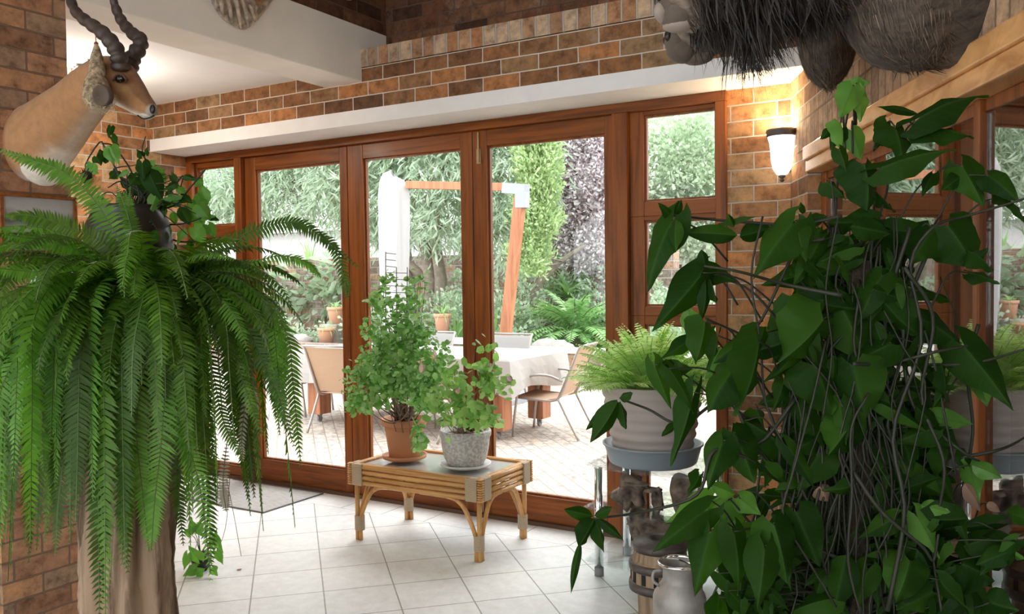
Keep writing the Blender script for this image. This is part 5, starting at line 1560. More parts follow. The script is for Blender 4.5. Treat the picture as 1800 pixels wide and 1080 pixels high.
def build_arrowhead():
    D = 1.9
    base = at(1510, 1080, D+.06); base = np.array([base[0], base[1], 0])
    t = thing('potted_arrowhead_vine', 'tall dark arrowhead vine climbing a pole at the right, in front of the side glazing', 'potted plant', base)
    b = MB(); b.lathe([(.001, 0), (.13, 0), (.17, .3), (.18, .3), (.18, .335), (.165, .335), (.16, .31), (.001, .3)], base, 32); b.build('pot', M_POTBLK, t, smooth=True)
    b = MB(); b.lathe([(.16, .305), (.001, .315)], base, 16); b.build('soil', M_SOIL, t)
    b = MB(); b.tube([base+np.array([0, 0, .3]), base+np.array([0, 0, 1.5])], .026, 10); b.build('moss_pole', simple('moss_pole', (.05, .035, .02), .95, noise=.4, nscale=60, bmp=1, dark=.3), t, smooth=True)
    rg = random.Random(77)
    stems = MB(); L = MB(); LL = MB(); LD = MB()
    def dep(x, d):
        return min(d, wall_depth(x)-.16) if x > 1430 else d
    def A(x, y, d=D): return at(x, y, dep(x, d))
    # vines wound round the pole and hanging free
    vine = [[(1500, 1075), (1490, 950), (1515, 800), (1480, 650), (1505, 500), (1470, 390), (1480, 260), (1500, 150)],
            [(1530, 1075), (1540, 900), (1520, 750), (1550, 600), (1530, 450), (1560, 330), (1545, 290)],
            [(1480, 1075), (1440, 900), (1470, 700), (1430, 560), (1465, 430), (1440, 380)],
            [(1560, 1075), (1590, 900), (1570, 760), (1620, 600), (1600, 470), (1640, 400), (1700, 380), (1800, 350)],
            [(1460, 1075), (1400, 980), (1370, 800), (1400, 640), (1330, 520), (1240, 480)],
            [(1450, 420), (1400, 440), (1340, 560), (1290, 620), (1280, 660)],
            [(1465, 400), (1455, 480), (1470, 600), (1440, 700), (1450, 820), (1420, 940)],
            [(1590, 470), (1640, 560), (1620, 700), (1660, 820), (1640, 960), (1655, 1075)],
            [(1600, 400), (1570, 520), (1610, 640), (1560, 740), (1600, 860), (1570, 980)],
            [(1400, 700), (1330, 780), (1280, 700), (1200, 745), (1140, 720), (1100, 705)],
            [(1420, 640), (1330, 600), (1240, 560)], [(1480, 380), (1400, 395), (1300, 390), (1240, 385), (1185, 378)],
            [(1480, 520), (1380, 500), (1300, 478), (1238, 468)],
            [(1360, 830), (1260, 790), (1225, 870), (1130, 900), (1045, 912)], [(1500, 640), (1560, 640), (1640, 620), (1700, 608)],
            [(1640, 420), (1590, 560), (1600, 700), (1650, 760), (1700, 800), (1725, 812)], [(1500, 830), (1550, 900), (1620, 960), (1640, 985), (1650, 940)],
            [(1420, 960), (1500, 990), (1560, 1000), (1640, 1060)], [(1720, 570), (1700, 650), (1710, 760), (1690, 880), (1700, 980)],
            [(1550, 640), (1700, 640), (1800, 615)], [(1690, 805), (1760, 790), (1810, 765)]]
    for v in vine:
        d0 = D+rg.uniform(-.08, .1)
        stems.tube(spline([A(x, y, d0+rg.uniform(-.03, .03)) for x, y in v], 26), list(np.linspace(.0048, .0026, 27)), 6)
    for i in range(120):
        x = 1510+rg.gauss(0, 60); y = rg.uniform(380, 760); k = rg.randint(3, 5); d0 = D+rg.uniform(-.06, .2)
        pts = [(x, y)]
        for j in range(k): x += rg.gauss(0, 26); y += rg.uniform(60, 130); pts.append((x, y))
        stems.tube(spline([A(px, py, d0) for px, py in pts], 16), rg.uniform(.0014, .0034), 5)
    # hand-placed leaves: base, tip, width in photo pixels, shape, pale?, depth offset
    K = [((1608, 212), (1738, 142), 62, 'arrow', 0, 0), ((1612, 222), (1715, 236), 58, 'heart', 0, -.02), ((1612, 200), (1545, 186), 14, 'lance', 0, 0),
         ((1545, 296), (1682, 252), 56, 'arrow', 0, -.03), ((1500, 150), (1478, 205), 42, 'heart', 1, 0), ((1505, 146), (1520, 208), 44, 'heart', 1, -.03), ((1500, 135), (1530, 140), 26, 'lance', 1, 0), ((1478, 215), (1486, 262), 34, 'heart', 1, .02),
         ((1480, 225), (1462, 262), 34, 'arrow', 0, 0), ((1462, 225), (1445, 244), 14, 'lance', 0, 0), ((1497, 228), (1515, 280), 36, 'heart', 1, .05), ((1520, 288), (1535, 370), 72, 'heart', 0, -.04),
         ((1573, 222), (1590, 278), 66, 'heart', 0, .02), ((1560, 215), (1545, 262), 34, 'arrow', 0, 0), ((1475, 262), (1490, 300), 26, 'arrow', 0, 0), ((1455, 320), (1490, 345), 36, 'arrow', 0, .04), ((1530, 330), (1575, 372), 46, 'arrow', 0, .05),
         ((1640, 305), (1620, 340), 24, 'arrow', 0, 0), ((1690, 290), (1732, 362), 60, 'arrow', 0, 0), ((1700, 300), (1665, 330), 26, 'lance', 0, 0), ((1735, 308), (1790, 346), 40, 'heart', 0, 0), ((1765, 345), (1806, 385), 34, 'arrow', 0, 0),
         ((1185, 382), (1126, 506), 60, 'arrow', 0, .0), ((1183, 388), (1162, 358), 16, 'lance', 0, 0), ((1186, 384), (1197, 352), 15, 'lance', 0, 0), ((1188, 386), (1184, 440), 24, 'lance', 0, -.02),
         ((1296, 414), (1202, 407), 30, 'lance', 0, 0), ((1300, 416), (1360, 402), 30, 'lance', 0, .02), ((1290, 400), (1280, 376), 12, 'lance', 0, 0), ((1262, 395), (1330, 372), 14, 'lance', 0, 0),
         ((1398, 388), (1322, 486), 74, 'arrow', 0, -.03), ((1400, 392), (1412, 460), 36, 'arrow', 0, 0), ((1412, 376), (1408, 352), 10, 'lance', 0, 0), ((1420, 386), (1455, 378), 22, 'lance', 0, 0),
         ((1236, 480), (1150, 584), 58, 'arrow', 0, -.02), ((1236, 474), (1298, 494), 40, 'arrow', 0, 0), ((1240, 470), (1236, 442), 20, 'lance', 0, 0), ((1244, 482), (1262, 532), 42, 'heart', 0, 0), ((1240, 490), (1243, 566), 24, 'lance', 0, 0),
         ((1216, 590), (1208, 545), 36, 'lance', 1, .05), ((1240, 565), (1228, 640), 50, 'heart', 0, -.02), ((1262, 590), (1250, 655), 40, 'arrow', 0, 0), ((1288, 622), (1240, 665), 40, 'heart', 1, .03), ((1296, 640), (1258, 690), 46, 'arrow', 1, .05),
         ((1345, 585), (1255, 628), 54, 'heart', 0, -.02), ((1335, 602), (1302, 735), 84, 'arrow', 0, -.06), ((1290, 650), (1240, 720), 70, 'heart', 0, 0),
         ((1210, 600), (1165, 630), 28, 'arrow', 0, 0), ((1150, 640), (1180, 722), 34, 'arrow', 0, 0), ((1160, 650), (1215, 652), 30, 'lance', 0, 0), ((1176, 648), (1224, 724), 34, 'arrow', 0, 0), ((1190, 640), (1160, 640), 16, 'lance', 0, 0),
         ((1085, 703), (1030, 752), 22, 'lance', 0, 0), ((1086, 706), (1045, 782), 34, 'lance', 0, -.02), ((1090, 706), (1102, 754), 22, 'lance', 0, 0), ((1088, 700), (1110, 690), 18, 'lance', 0, 0),
         ((1220, 690), (1182, 822), 42, 'arrow', 0, -.05), ((1190, 745), (1165, 768), 14, 'lance', 0, 0), ((1045, 912), (1018, 965), 32, 'lance', 0, 0), ((1020, 955), (1000, 1046), 13, 'lance', 0, 0),
         ((1042, 908), (994, 896), 22, 'lance', 0, 0), ((1048, 910), (1098, 948), 16, 'lance', 0, .02), ((1046, 912), (1066, 972), 24, 'lance', 0, 0), ((1046, 908), (1074, 892), 18, 'lance', 0, 0),
         ((1245, 895), (1145, 970), 52, 'arrow', 0, 0), ((1250, 880), (1170, 925), 40, 'arrow', 1, .04), ((1280, 880), (1225, 935), 48, 'arrow', 1, .06), ((1292, 870), (1250, 850), 24, 'lance', 1, .05), ((1290, 885), (1300, 940), 46, 'heart', 1, .05), ((1300, 876), (1338, 906), 38, 'arrow', 1, .05),
         ((1230, 835), (1215, 870), 30, 'arrow', 0, .05), ((1272, 775), (1242, 860), 54, 'arrow', 0, 0), ((1290, 760), (1330, 850), 60, 'heart', 0, .03), ((1310, 740), (1405, 800), 70, 'heart', 0, .06), ((1330, 720), (1350, 770), 50, 'heart', 0, .1),
         ((1250, 930), (1220, 1050), 66, 'arrow', 0, -.04), ((1290, 935), (1305, 1050), 54, 'arrow', 0, -.08), ((1360, 920), (1390, 1030), 66, 'heart', 0, -.1), ((1345, 960), (1335, 1075), 60, 'arrow', 0, -.1), ((1400, 900), (1440, 1000), 60, 'heart', 0, 0),
         ((1355, 905), (1405, 910), 26, 'lance', 0, 0), ((1420, 850), (1370, 870), 50, 'arrow', 0, .05), ((1445, 790), (1400, 860), 60, 'heart', 0, .04), ((1440, 770), (1395, 790), 50, 'arrow', 0, .05), ((1500, 820), (1540, 780), 40, 'arrow', 0, .05), ((1585, 790), (1540, 840), 60, 'heart', 0, .03), ((1590, 780), (1605, 830), 36, 'arrow', 0, 0),
         ((1665, 395), (1720, 470), 90, 'heart', 0, -.03), ((1640, 400), (1600, 460), 70, 'heart', 0, 0), ((1700, 440), (1752, 466), 40, 'lance', 0, 0), ((1705, 480), (1758, 492), 30, 'arrow', 0, .02), ((1700, 470), (1740, 440), 24, 'lance', 0, 0),
         ((1625, 562), (1705, 610), 54, 'arrow', 0, 0), ((1690, 603), (1786, 722), 72, 'arrow', 0, -.03), ((1715, 640), (1735, 716), 44, 'heart', 1, .03), ((1612, 555), (1630, 600), 26, 'lance', 0, 0), ((1655, 640), (1668, 700), 34, 'lance', 0, 0), ((1670, 660), (1650, 720), 18, 'lance', 0, 0),
         ((1622, 728), (1718, 750), 32, 'lance', 1, -.03), ((1640, 750), (1690, 792), 40, 'arrow', 0, 0), ((1668, 790), (1650, 850), 54, 'heart', 0, .02), ((1708, 818), (1762, 838), 28, 'lance', 1, 0), ((1704, 818), (1722, 884), 36, 'arrow', 1, 0),
         ((1610, 905), (1656, 985), 44, 'arrow', 1, -.03), ((1605, 890), (1578, 945), 26, 'lance', 0, 0), ((1618, 888), (1670, 900), 24, 'lance', 1, 0), ((1600, 985), (1580, 1060), 70, 'heart', 0, -.05), ((1690, 990), (1755, 1020), 90, 'heart', 0, -.03), ((1640, 1040), (1580, 1075), 60, 'arrow', 0, -.06), ((1740, 1060), (1790, 1075), 50, 'arrow', 0, -.03),
         ((1745, 930), (1800, 950), 40, 'arrow', 0, 0), ((1760, 960), (1795, 985), 40, 'arrow', 1, 0), ((1770, 900), (1805, 915), 30, 'lance', 0, 0), ((1750, 985), (1800, 1000), 34, 'arrow', 0, 0),
         ((1395, 520), (1440, 600), 70, 'heart', 0, -.02), ((1450, 560), (1380, 640), 100, 'heart', 0, -.05), ((1480, 540), (1530, 640), 90, 'heart', 0, -.03), ((1540, 500), (1590, 570), 76, 'heart', 0, 0), ((1430, 640), (1470, 730), 90, 'heart', 0, -.06),
         ((1500, 640), (1520, 740), 90, 'heart', 0, -.05), ((1560, 620), (1540, 700), 80, 'heart', 0, 0), ((1500, 740), (1460, 800), 70, 'heart', 0, -.04), ((1570, 700), (1600, 760), 64, 'heart', 0, 0), ((1400, 490), (1470, 470), 60, 'heart', 0, .05), ((1480, 430), (1520, 480), 80, 'heart', 0, 0)]
    lab = []
    for (bx, by), (tx, ty), w, kind, pale, dz in K:
        d0 = D+dz+rg.uniform(-.03, .03)
        P = A(bx, by, d0); Q = A(tx, ty, d0-.03*rg.uniform(.2, 1.2))
        face = nrm(-_f+_u2*rg.uniform(-.3, 1.1)+_r2*rg.uniform(-.8, .8))
        blade(LL if pale else L, P, Q, w*1.16*d0/F, kind, rg.uniform(.25, .75), rg.uniform(.05, .25), face, rng=rg)
        if kind != 'lance':
            # leaf stalk back towards the pole
            sx = 1505+(bx-1505)*rg.uniform(.5, .8); sy = by+rg.uniform(30, 110)
            petiole(stems, A(sx, sy, D+.05), P, rg.uniform(.01, .05), .0017)
    # infill round the pole and low down on both sides
    for i in range(560):
        if i < 390:
            y = rg.uniform(385, 1075); wd = 90+70*min(1, (y-380)/250)
            x = 1505+rg.uniform(-1, 1)*wd*(1.1 if y > 700 else .85)
        elif i < 480: x, y = max(1265, rg.gauss(1330, 40)), rg.uniform(930, 1090)
        else: x, y = rg.gauss(1680, 55), rg.uniform(900, 1090)
        d0 = D+rg.uniform(-.05, .28)
        P = A(x, y, d0); a = rg.uniform(-1.5, 1.5) if x > 1320 else rg.uniform(-.3, 1.5); l = rg.uniform(38, 100)*d0/F
        Q = P+(_r2*math.sin(a)-_u2*math.cos(a))*l+_f*rg.uniform(-.03, .03)
        if (Q-RC)@RN < .06 or (P-RC)@RN < .06: continue
        face = nrm(-_f+_u2*rg.uniform(-.8, 1.4)+_r2*rg.uniform(-1.4, 1.4))
        blade(L, P, Q, l*rg.uniform(.35, .7), rg.choice(['arrow', 'heart', 'lance']), rg.uniform(.15, .5), rg.uniform(.05, .3), face, rng=rg)
        if i % 2: petiole(stems, A(1505+rg.uniform(-25, 25), y+rg.uniform(20, 120), D+.06), P, .03, .0015)
    for (b0, t0, w) in (((1695, 850), (1735, 905), 26), ((1735, 885), (1762, 902), 16), ((1440, 855), (1460, 885), 34), ((1650, 895), (1630, 925), 34), ((1672, 950), (1690, 985), 30)):
        P = A(*b0); Q = A(*t0); LD = MB(); blade(LD, P, Q, w*D/F, 'lance', .6, .3, rng=rg)
        petiole(stems, A(b0[0]-25, b0[1]+40, D+.05), P, .02, .0015)
        o = LD.build('withered_leaf', M_DEAD, t, smooth=True); o['label'] = 'withered pinkish-brown leaf'
    stems.build('stem', M_STEMD, t, smooth=True)
    L.build('foliage', M_SYN, t, smooth=True)
    o = LL.build('young_foliage', M_SYNL, t, smooth=True); o['label'] = 'paler young leaves'


def build_left_vine():
    """dark glazed pot with an arrowhead vine behind the big fern"""
    D = 3.05
    c = at(228, 470, D); zt = 1.46
    base = np.array([c[0], c[1], 0])
    t = thing('plant_stand', 'dark iron plant stand almost hidden behind the stump and fern', 'plant stand', base)
    b = MB(); b.lathe([(.001, zt-.015), (.11, zt-.015), (.11, zt-.001), (.001, zt-.001)], base, 24); b.build('tray', M_IRON, t, smooth=False)
    for k in range(3):
        a = k*2.1+.4; b = MB(); b.tube([base+np.array([math.cos(a)*.08, math.sin(a)*.08, zt-.015]), base+np.array([math.cos(a)*.05, math.sin(a)*.05, .6]), base+np.array([math.cos(a)*.10, math.sin(a)*.10, .008])], .008, 8); b.build('leg', M_IRON, t, smooth=True)
    pb = base+np.array([0, 0, zt])
    t = thing('potted_vine', 'leafy green vine in a round dark pot behind the top of the big fern', 'potted plant', pb)
    b = MB(); b.lathe([(.001, 0), (.08, 0), (.13, .06), (.15, .14), (.14, .22), (.115, .27), (.122, .285), (.11, .285), (.10, .26), (.001, .25)], pb, 36); b.build('pot', M_POTBLK, t, smooth=True)
    rg = random.Random(5); S = MB(); L = MB(); LL = MB()
    A = lambda x, y, d=D: at(x, y, d)
    top = pb+np.array([0, 0, .25])
    for v in ([(230, 350), (205, 300), (185, 262), (175, 250), (150, 290), (158, 302)], [(245, 350), (230, 300), (200, 258), (180, 252)], [(260, 350), (262, 300), (250, 265), (256, 240)], [(270, 370), (310, 360), (330, 335), (360, 300), (352, 305)],
              [(265, 390), (310, 395), (350, 385), (372, 370)], [(255, 350), (215, 320), (190, 330)], [(280, 360), (320, 310), (318, 328)], [(250, 340), (200, 300), (240, 290)], [(255, 380), (300, 420), (340, 425), (380, 418)]):
        S.tube(spline([top]+[A(x, y, D+rg.uniform(-.05, .05)) for x, y in v], 18), list(np.linspace(.0045, .002, 19)), 6)
    K = [((195, 222), (190, 242), 13, 0), ((196, 240), (208, 256), 15, 0), ((180, 285), (175, 262), 20, 0), ((190, 262), (200, 290), 22, 1), ((170, 275), (178, 290), 20, 0), ((195, 258), (208, 288), 22, 1), ((152, 290), (160, 310), 20, 1), ((158, 292), (172, 306), 18, 1),
         ((250, 275), (240, 262), 14, 0), ((256, 272), (258, 258), 10, 0), ((250, 285), (252, 318), 26, 0), ((262, 290), (272, 282), 16, 1), ((265, 300), (288, 298), 20, 1), ((262, 305), (285, 352), 34, 0), ((205, 300), (190, 315), 22, 0), ((225, 318), (215, 330), 26, 0), ((240, 310), (228, 325), 26, 0),
         ((240, 330), (260, 340), 24, 0), ((250, 350), (272, 365), 24, 0), ((270, 350), (280, 395), 26, 1), ((275, 345), (262, 380), 24, 1), ((295, 345), (285, 370), 20, 0), ((330, 360), (352, 392), 26, 1), ((345, 370), (352, 420), 26, 1), ((350, 360), (370, 385), 26, 1), ((355, 345), (345, 370), 26, 1),
         ((340, 400), (362, 430), 26, 1), ((365, 395), (378, 418), 22, 1), ((318, 345), (338, 355), 18, 0), ((360, 350), (350, 320), 22, 1), ((240, 390), (250, 420), 24, 1), ((265, 400), (275, 430), 26, 1), ((285, 400), (300, 425), 24, 1), ((320, 405), (310, 430), 20, 1)]
    for (bx, by), (tx, ty), w, pale in K:
        d0 = D+rg.uniform(-.08, .08); P = A(bx, by, d0); Q = A(tx, ty, d0-.01)
        face = nrm(-_f+_u2*rg.uniform(-.2, .7)+_r2*rg.uniform(-.5, .5))
        blade(LL if pale else L, P, Q, w*1.1*d0/F, rg.choice(['arrow', 'heart']), .3, .12, face, rng=rg)
    for i in range(46):
        x = rg.gauss(262, 42); y = rg.uniform(290, 440); d0 = D+rg.uniform(-.1, .15); P = A(x, y, d0); a = rg.uniform(-1.6, 1.6); l = rg.uniform(18, 38)*d0/F
        Q = P+(_r2*math.sin(a)-_u2*math.cos(a))*l
        blade(rg.choice([L, LL]), P, Q, l*.65, rg.choice(['arrow', 'heart', 'lance']), .3, .15, nrm(-_f+_u2*rg.uniform(-.3, .8)+_r2*rg.uniform(-.8, .8)), rng=rg)
        petiole(S, top, P, .05, .0015)
    S.build('stem', M_STEMD, t, smooth=True); L.build('foliage', M_SYN, t, smooth=True); LL.build('young_foliage', M_SYNL, t, smooth=True)
    # dried flower: dark spiky head and amber bracts
    p = at(152, 312, 2.98)
    t = thing('dried_seed_head', 'dried flower with black spiky head and amber bracts above the fern', 'dried flower', p+np.array([0, 0, -.12]))
    b = MB(); rng = np.random.RandomState(1); b.ball(p, .022, 12, 8, .15, rg); q, nn = in_ball(60, p, .02, rng, .9); b.add(*leaf_cloud(q, nn, .014, .004, rng)); b.build('seed_head', M_HAIR, t)
    b = MB(); p2 = at(168, 322, 2.98)
    for k in range(7):
        a = k*.9; d = _r2*math.cos(a)+_u2*math.sin(a); blade(b, p2, p2+d*.03-_f*.01, .02, 'lance', .3, .2, rng=rg)
    b.build('bract', simple('amber_bract', (.45, .2, .06), .6), t)
    b = MB(); b.tube(spline([p, p+(p2-p)*.5+np.array([0, 0, -.06]), top], 8), .004, 6); b.build('stem', M_TWIG, t)
    # small trailing plant on the floor by the stump
    c = onZ(352, 1015, 0)
    t = thing('trailing_arrowhead_plant', 'small green arrowhead cuttings trailing on the floor right of the stump', 'potted plant', c)
    b = MB(); c0 = np.array([c[0]-.09, c[1]+.08, 0]); b.lathe([(.001, 0), (.04, 0), (.055, .08), (.05, .08), (.001, .07)], c0, 20); b.build('pot', M_POTBLK, t, smooth=True)
    S = MB(); L = MB()
    d1 = float((c-CAM)@_f)
    for (bx, by), (tx, ty), w in (((340, 935), (335, 910), 20), ((335, 940), (322, 930), 18), ((345, 925), (355, 945), 22), ((375, 960), (380, 930), 16), ((380, 970), (392, 995), 18), ((350, 985), (330, 960), 24), ((345, 1000), (320, 1015), 22), ((372, 1000), (382, 1020), 18), ((330, 975), (322, 1005), 18), ((378, 945), (392, 975), 14), ((345, 1010), (360, 1000), 20)):
        P = at(bx, by, d1); Q = at(tx, ty, d1-.01); P[2] = max(P[2], .012); Q[2] = max(Q[2], .006)
        blade(L, P, Q, w*d1/F, 'arrow', .3, .1, rng=rg); petiole(S, c0+np.array([0, 0, .07]), P, .03, .0016)
    L.build('foliage', M_SYNL, t, smooth=True); S.build('stem', M_STEM, t, smooth=True)


build_stump_fern(); build_arrowhead(); build_left_vine()

# ================================================================== TROPHY MOUNTS
def loft(mb, rings, n=24, colf=None, noise=0, seed=0, cap=True):
    """rings: (centre, axis a, axis b, ra, rb); a skin through them, closed at both ends"""
    vs = []; cs = []
    rng = np.random.RandomState(seed); ks = rng.normal(size=(6, 3))*9; ph = rng.uniform(0, 6, 6)
    for i, (c, a, b, ra, rb) in enumerate(rings):
        for j in range(n):
            t = 2*math.pi*j/n
            ca, sb = math.cos(t), math.sin(t)
            p = np.array(c)+np.array(a)*ra*ca+np.array(b)*rb*sb
            if noise: p = p+(np.array(a)*ca+np.array(b)*sb)*noise*sum(math.sin(ks[q]@p+ph[q]) for q in range(6))/3
            vs.append(p)
            if colf: cs.append(colf(i/(len(rings)-1), sb, ca, p))
    k = len(rings)
    fs = [(i*n+j, i*n+(j+1) % n, (i+1)*n+(j+1) % n, (i+1)*n+j) for i in range(k-1) for j in range(n)]
    if cap: fs += [tuple(range(n))[::-1], tuple((k-1)*n+j for j in range(n))]
    mb.add(vs, fs, col=cs if colf else None)


def spine_rings(pts, rv, rw, side, m=26):
    """centre line with vertical radius rv and sideways radius rw"""
    k = len(pts); P = spline(pts, m)
    q = np.linspace(0, k-1, m+1)
    v = np.interp(q, range(k), rv); w = np.interp(q, range(k), rw)
    out = []
    for i in range(m+1):
        d = nrm(P[min(i+1, m)]-P[max(i-1, 0)]); s_ = nrm(side-d*(side@d)); up = nrm(np.cross(s_, d))
        if up[2] < -.3: up = -up
        out.append((P[i], s_, up, w[i], v[i]))
    return out


def build_antelope():
    Y = -2.36
    K = lambda x, y, dy=0: onY(x, y, Y+dy)
    sc = 3.55/F
    t = thing('antelope_mount', 'ring-horned tan antelope head and neck mount on the brick partition', 'antelope mount', (.493, Y, 1.95))
    side = np.array([.0, 1., 0])
    nose = (266, 194)
    pts = [K(46, 262), K(70, 248), K(100, 220), K(132, 188), K(160, 158), K(182, 140), K(205, 143), K(226, 160), K(246, 180), K(262, 192), K(272, 198)]
    rv = np.array([60, 68, 58, 48, 42, 36, 37, 30, 21, 14, 6])*sc
    rw = np.array([46, 52, 46, 38, 34, 31, 30, 22, 17, 13, 6])*sc
    tan, dk, wh = np.array([.38, .195, .085]), np.array([.25, .12, .055]), np.array([.70, .62, .52])

    def cf(u_, up, sd, p):
        c = tan*1.0
        if up > .35: c = c*(1-.3*min(1, (up-.35)*2))+dk*.3*min(1, (up-.35)*2)
        if u_ < .62:
            lim = -.86 if u_ > .22 else -.72
            if up < lim: k = min(1, (lim-up)*3.0); c = c*(1-k)+wh*k
        else:
            if up < -.55: k = min(1, (-.55-up)*3.5); c = c*(1-k)+wh*k
            if up > .55: c = dk
            if u_ > .93: c = wh*.55
        return c
    rings = spine_rings(pts, rv, rw, side, 40)
    # lower chest bulge of the mount form
    b = MB(); loft(b, rings, 28, cf)
    body = b.build('head_and_neck', M_COAT, t, smooth=True)
    b = MB(); n = 20
    b.ball(K(78, 284), np.array([36, 40, 42])*sc, 18, 12); b.c = [np.tile(wh*.95, (b.n, 1))]
    b.build('brisket', M_COAT, t, smooth=True)
    # jaw, nose, mouth
    b = MB(); b.ball(K(259, 202, .0), np.array([13, 10, 7.5])*sc, 14, 8); b.c = [np.tile(wh*.9, (b.n, 1))]
    b.build('lower_lip', M_COAT, t, smooth=True)
    for s in (-1, 1):
        b = MB(); b.ball(K(268, 192, s*.022), np.array([5.5, 3.5, 7])*sc, 12, 8); b.build('nostril', M_NOSE, t, smooth=True)
    b = MB(); b.tube(spline([K(242, 203, -.03), K(252, 209, -.028), K(264, 207, -.022), K(271, 203, -.01)], 8), .003, 6); b.build('mouth_line', M_NOSE, t)
    for s in (-1, 1):
        b = MB(); b.ball(K(211, 139, s*.066), np.array([10, 6, 6.5])*sc, 16, 10); b.build('eye', M_EYE, t, smooth=True)
        b = MB(); pe = K(212, 137, s*.066)
        b.tube(spline([K(198, 142, s*.068), K(205, 132, s*.070), K(215, 131, s*.070), K(224, 141, s*.062)], 10), .005, 6)
        b.c = [np.tile(dk*.35, (b.n, 1))]; b.build('eyelid', M_COAT, t, smooth=True)
    # ears
    for s, tip in ((-1, (158, 104)), (1, (246, 103))):
        b = MB(); a = K(188 if s < 0 else 222, 128 if s < 0 else 128, s*.055); q = K(tip[0], tip[1], s*.13)
        blade(b, a, q, .055, 'lance', .5, .1, nrm(np.array([.6, s*.5-.2, .3])))
        b.uv = None
        b.c = [np.tile(tan*.8, (b.n, 1))]
        o = b.build('ear', M_COAT, t, smooth=True); so = o.modifiers.new('thickness', 'SOLIDIFY'); so.thickness = .006
    # ringed horns, lyre-shaped, going up out of the picture
    for hp, s in (([(213, 122), (209, 100), (197, 76), (176, 54), (150, 36), (130, 15), (122, -20), (135, -60), (160, -100)], -1),
                  ([(226, 122), (232, 104), (244, 84), (247, 70), (232, 58), (216, 40), (205, 18), (198, -10), (200, -50), (215, -95)], 1)):
        k = len(hp); P = [K(x, y, s*(.032+.04*math.sin(math.pi*min(1, i/(k-2))))) for i, (x, y) in enumerate(hp)]
        m = 110; Q = spline(P, m); b = MB()
        r = []
        for i in range(m+1):
            u_ = i/m; base = (11.5*(1-u_)**.75+2.0)*sc
            r.append(base*(1+(.26*abs(math.sin(u_*40))-.12 if u_ < .72 else 0)))
        b.tube(Q, r, 14); b.build('horn', M_HORN, t, smooth=True)
    # hanging nest
    top = K(169, 62, -.10); c = K(171, 172, -.115)
    t2 = thing('weaver_bird_nest', 'woven grass bird nest with a tall sleeve hanging beside the antelope neck', 'bird nest', c)
    P = [K(169, 76, -.10), K(170, 88, -.10), K(170, 104, -.10), K(171, 128, -.11), K(170, 150, -.115), K(172, 168, -.12), K(174, 182, -.12), K(174, 190, -.12)]
    P = spline(P, 30); rr = np.interp(np.linspace(0, 7, 31), range(8), np.array([2, 6, 10, 13, 18, 23, 19, 8]))*sc
    b = MB(); rng = np.random.RandomState(2); b.tube(P, list(rr*(1+rng.uniform(-.05, .05, 31))), 18)
    b.build('woven_body', M_NEST, t2, smooth=True)
    b = MB(); q0 = K(177, 168, -.17); b.lathe([(.001, -.01), (.022, -.008), (.03, .0), (.036, .0), (.036, -.02), (.03, -.03)], q0, 20, (.25, -.95, -.15)); b.build('entrance', simple('dark_nest_hollow', (.1, .07, .05), .9), t2, smooth=True)
    b = MB(); q, nn = in_ball(200, K(178, 178, -.13), np.array([20, 18, 16])*sc, rng, .9); b.add(*leaf_cloud(q, np.cross(nn, rng.normal(size=(200, 3))), .035, .0022, rng)); b.build('loose_straw', simple('pale_straw', (.62, .52, .36), .8), t2)
    b = MB(); b.tube([K(168, 52, -.085), K(169, 80, -.10)], .0016, 5); b.ball(K(169, 77, -.10), .008, 8, 6); b.build('hanging_wire', simple('red_cord', (.2, .04, .03), .6), t2)


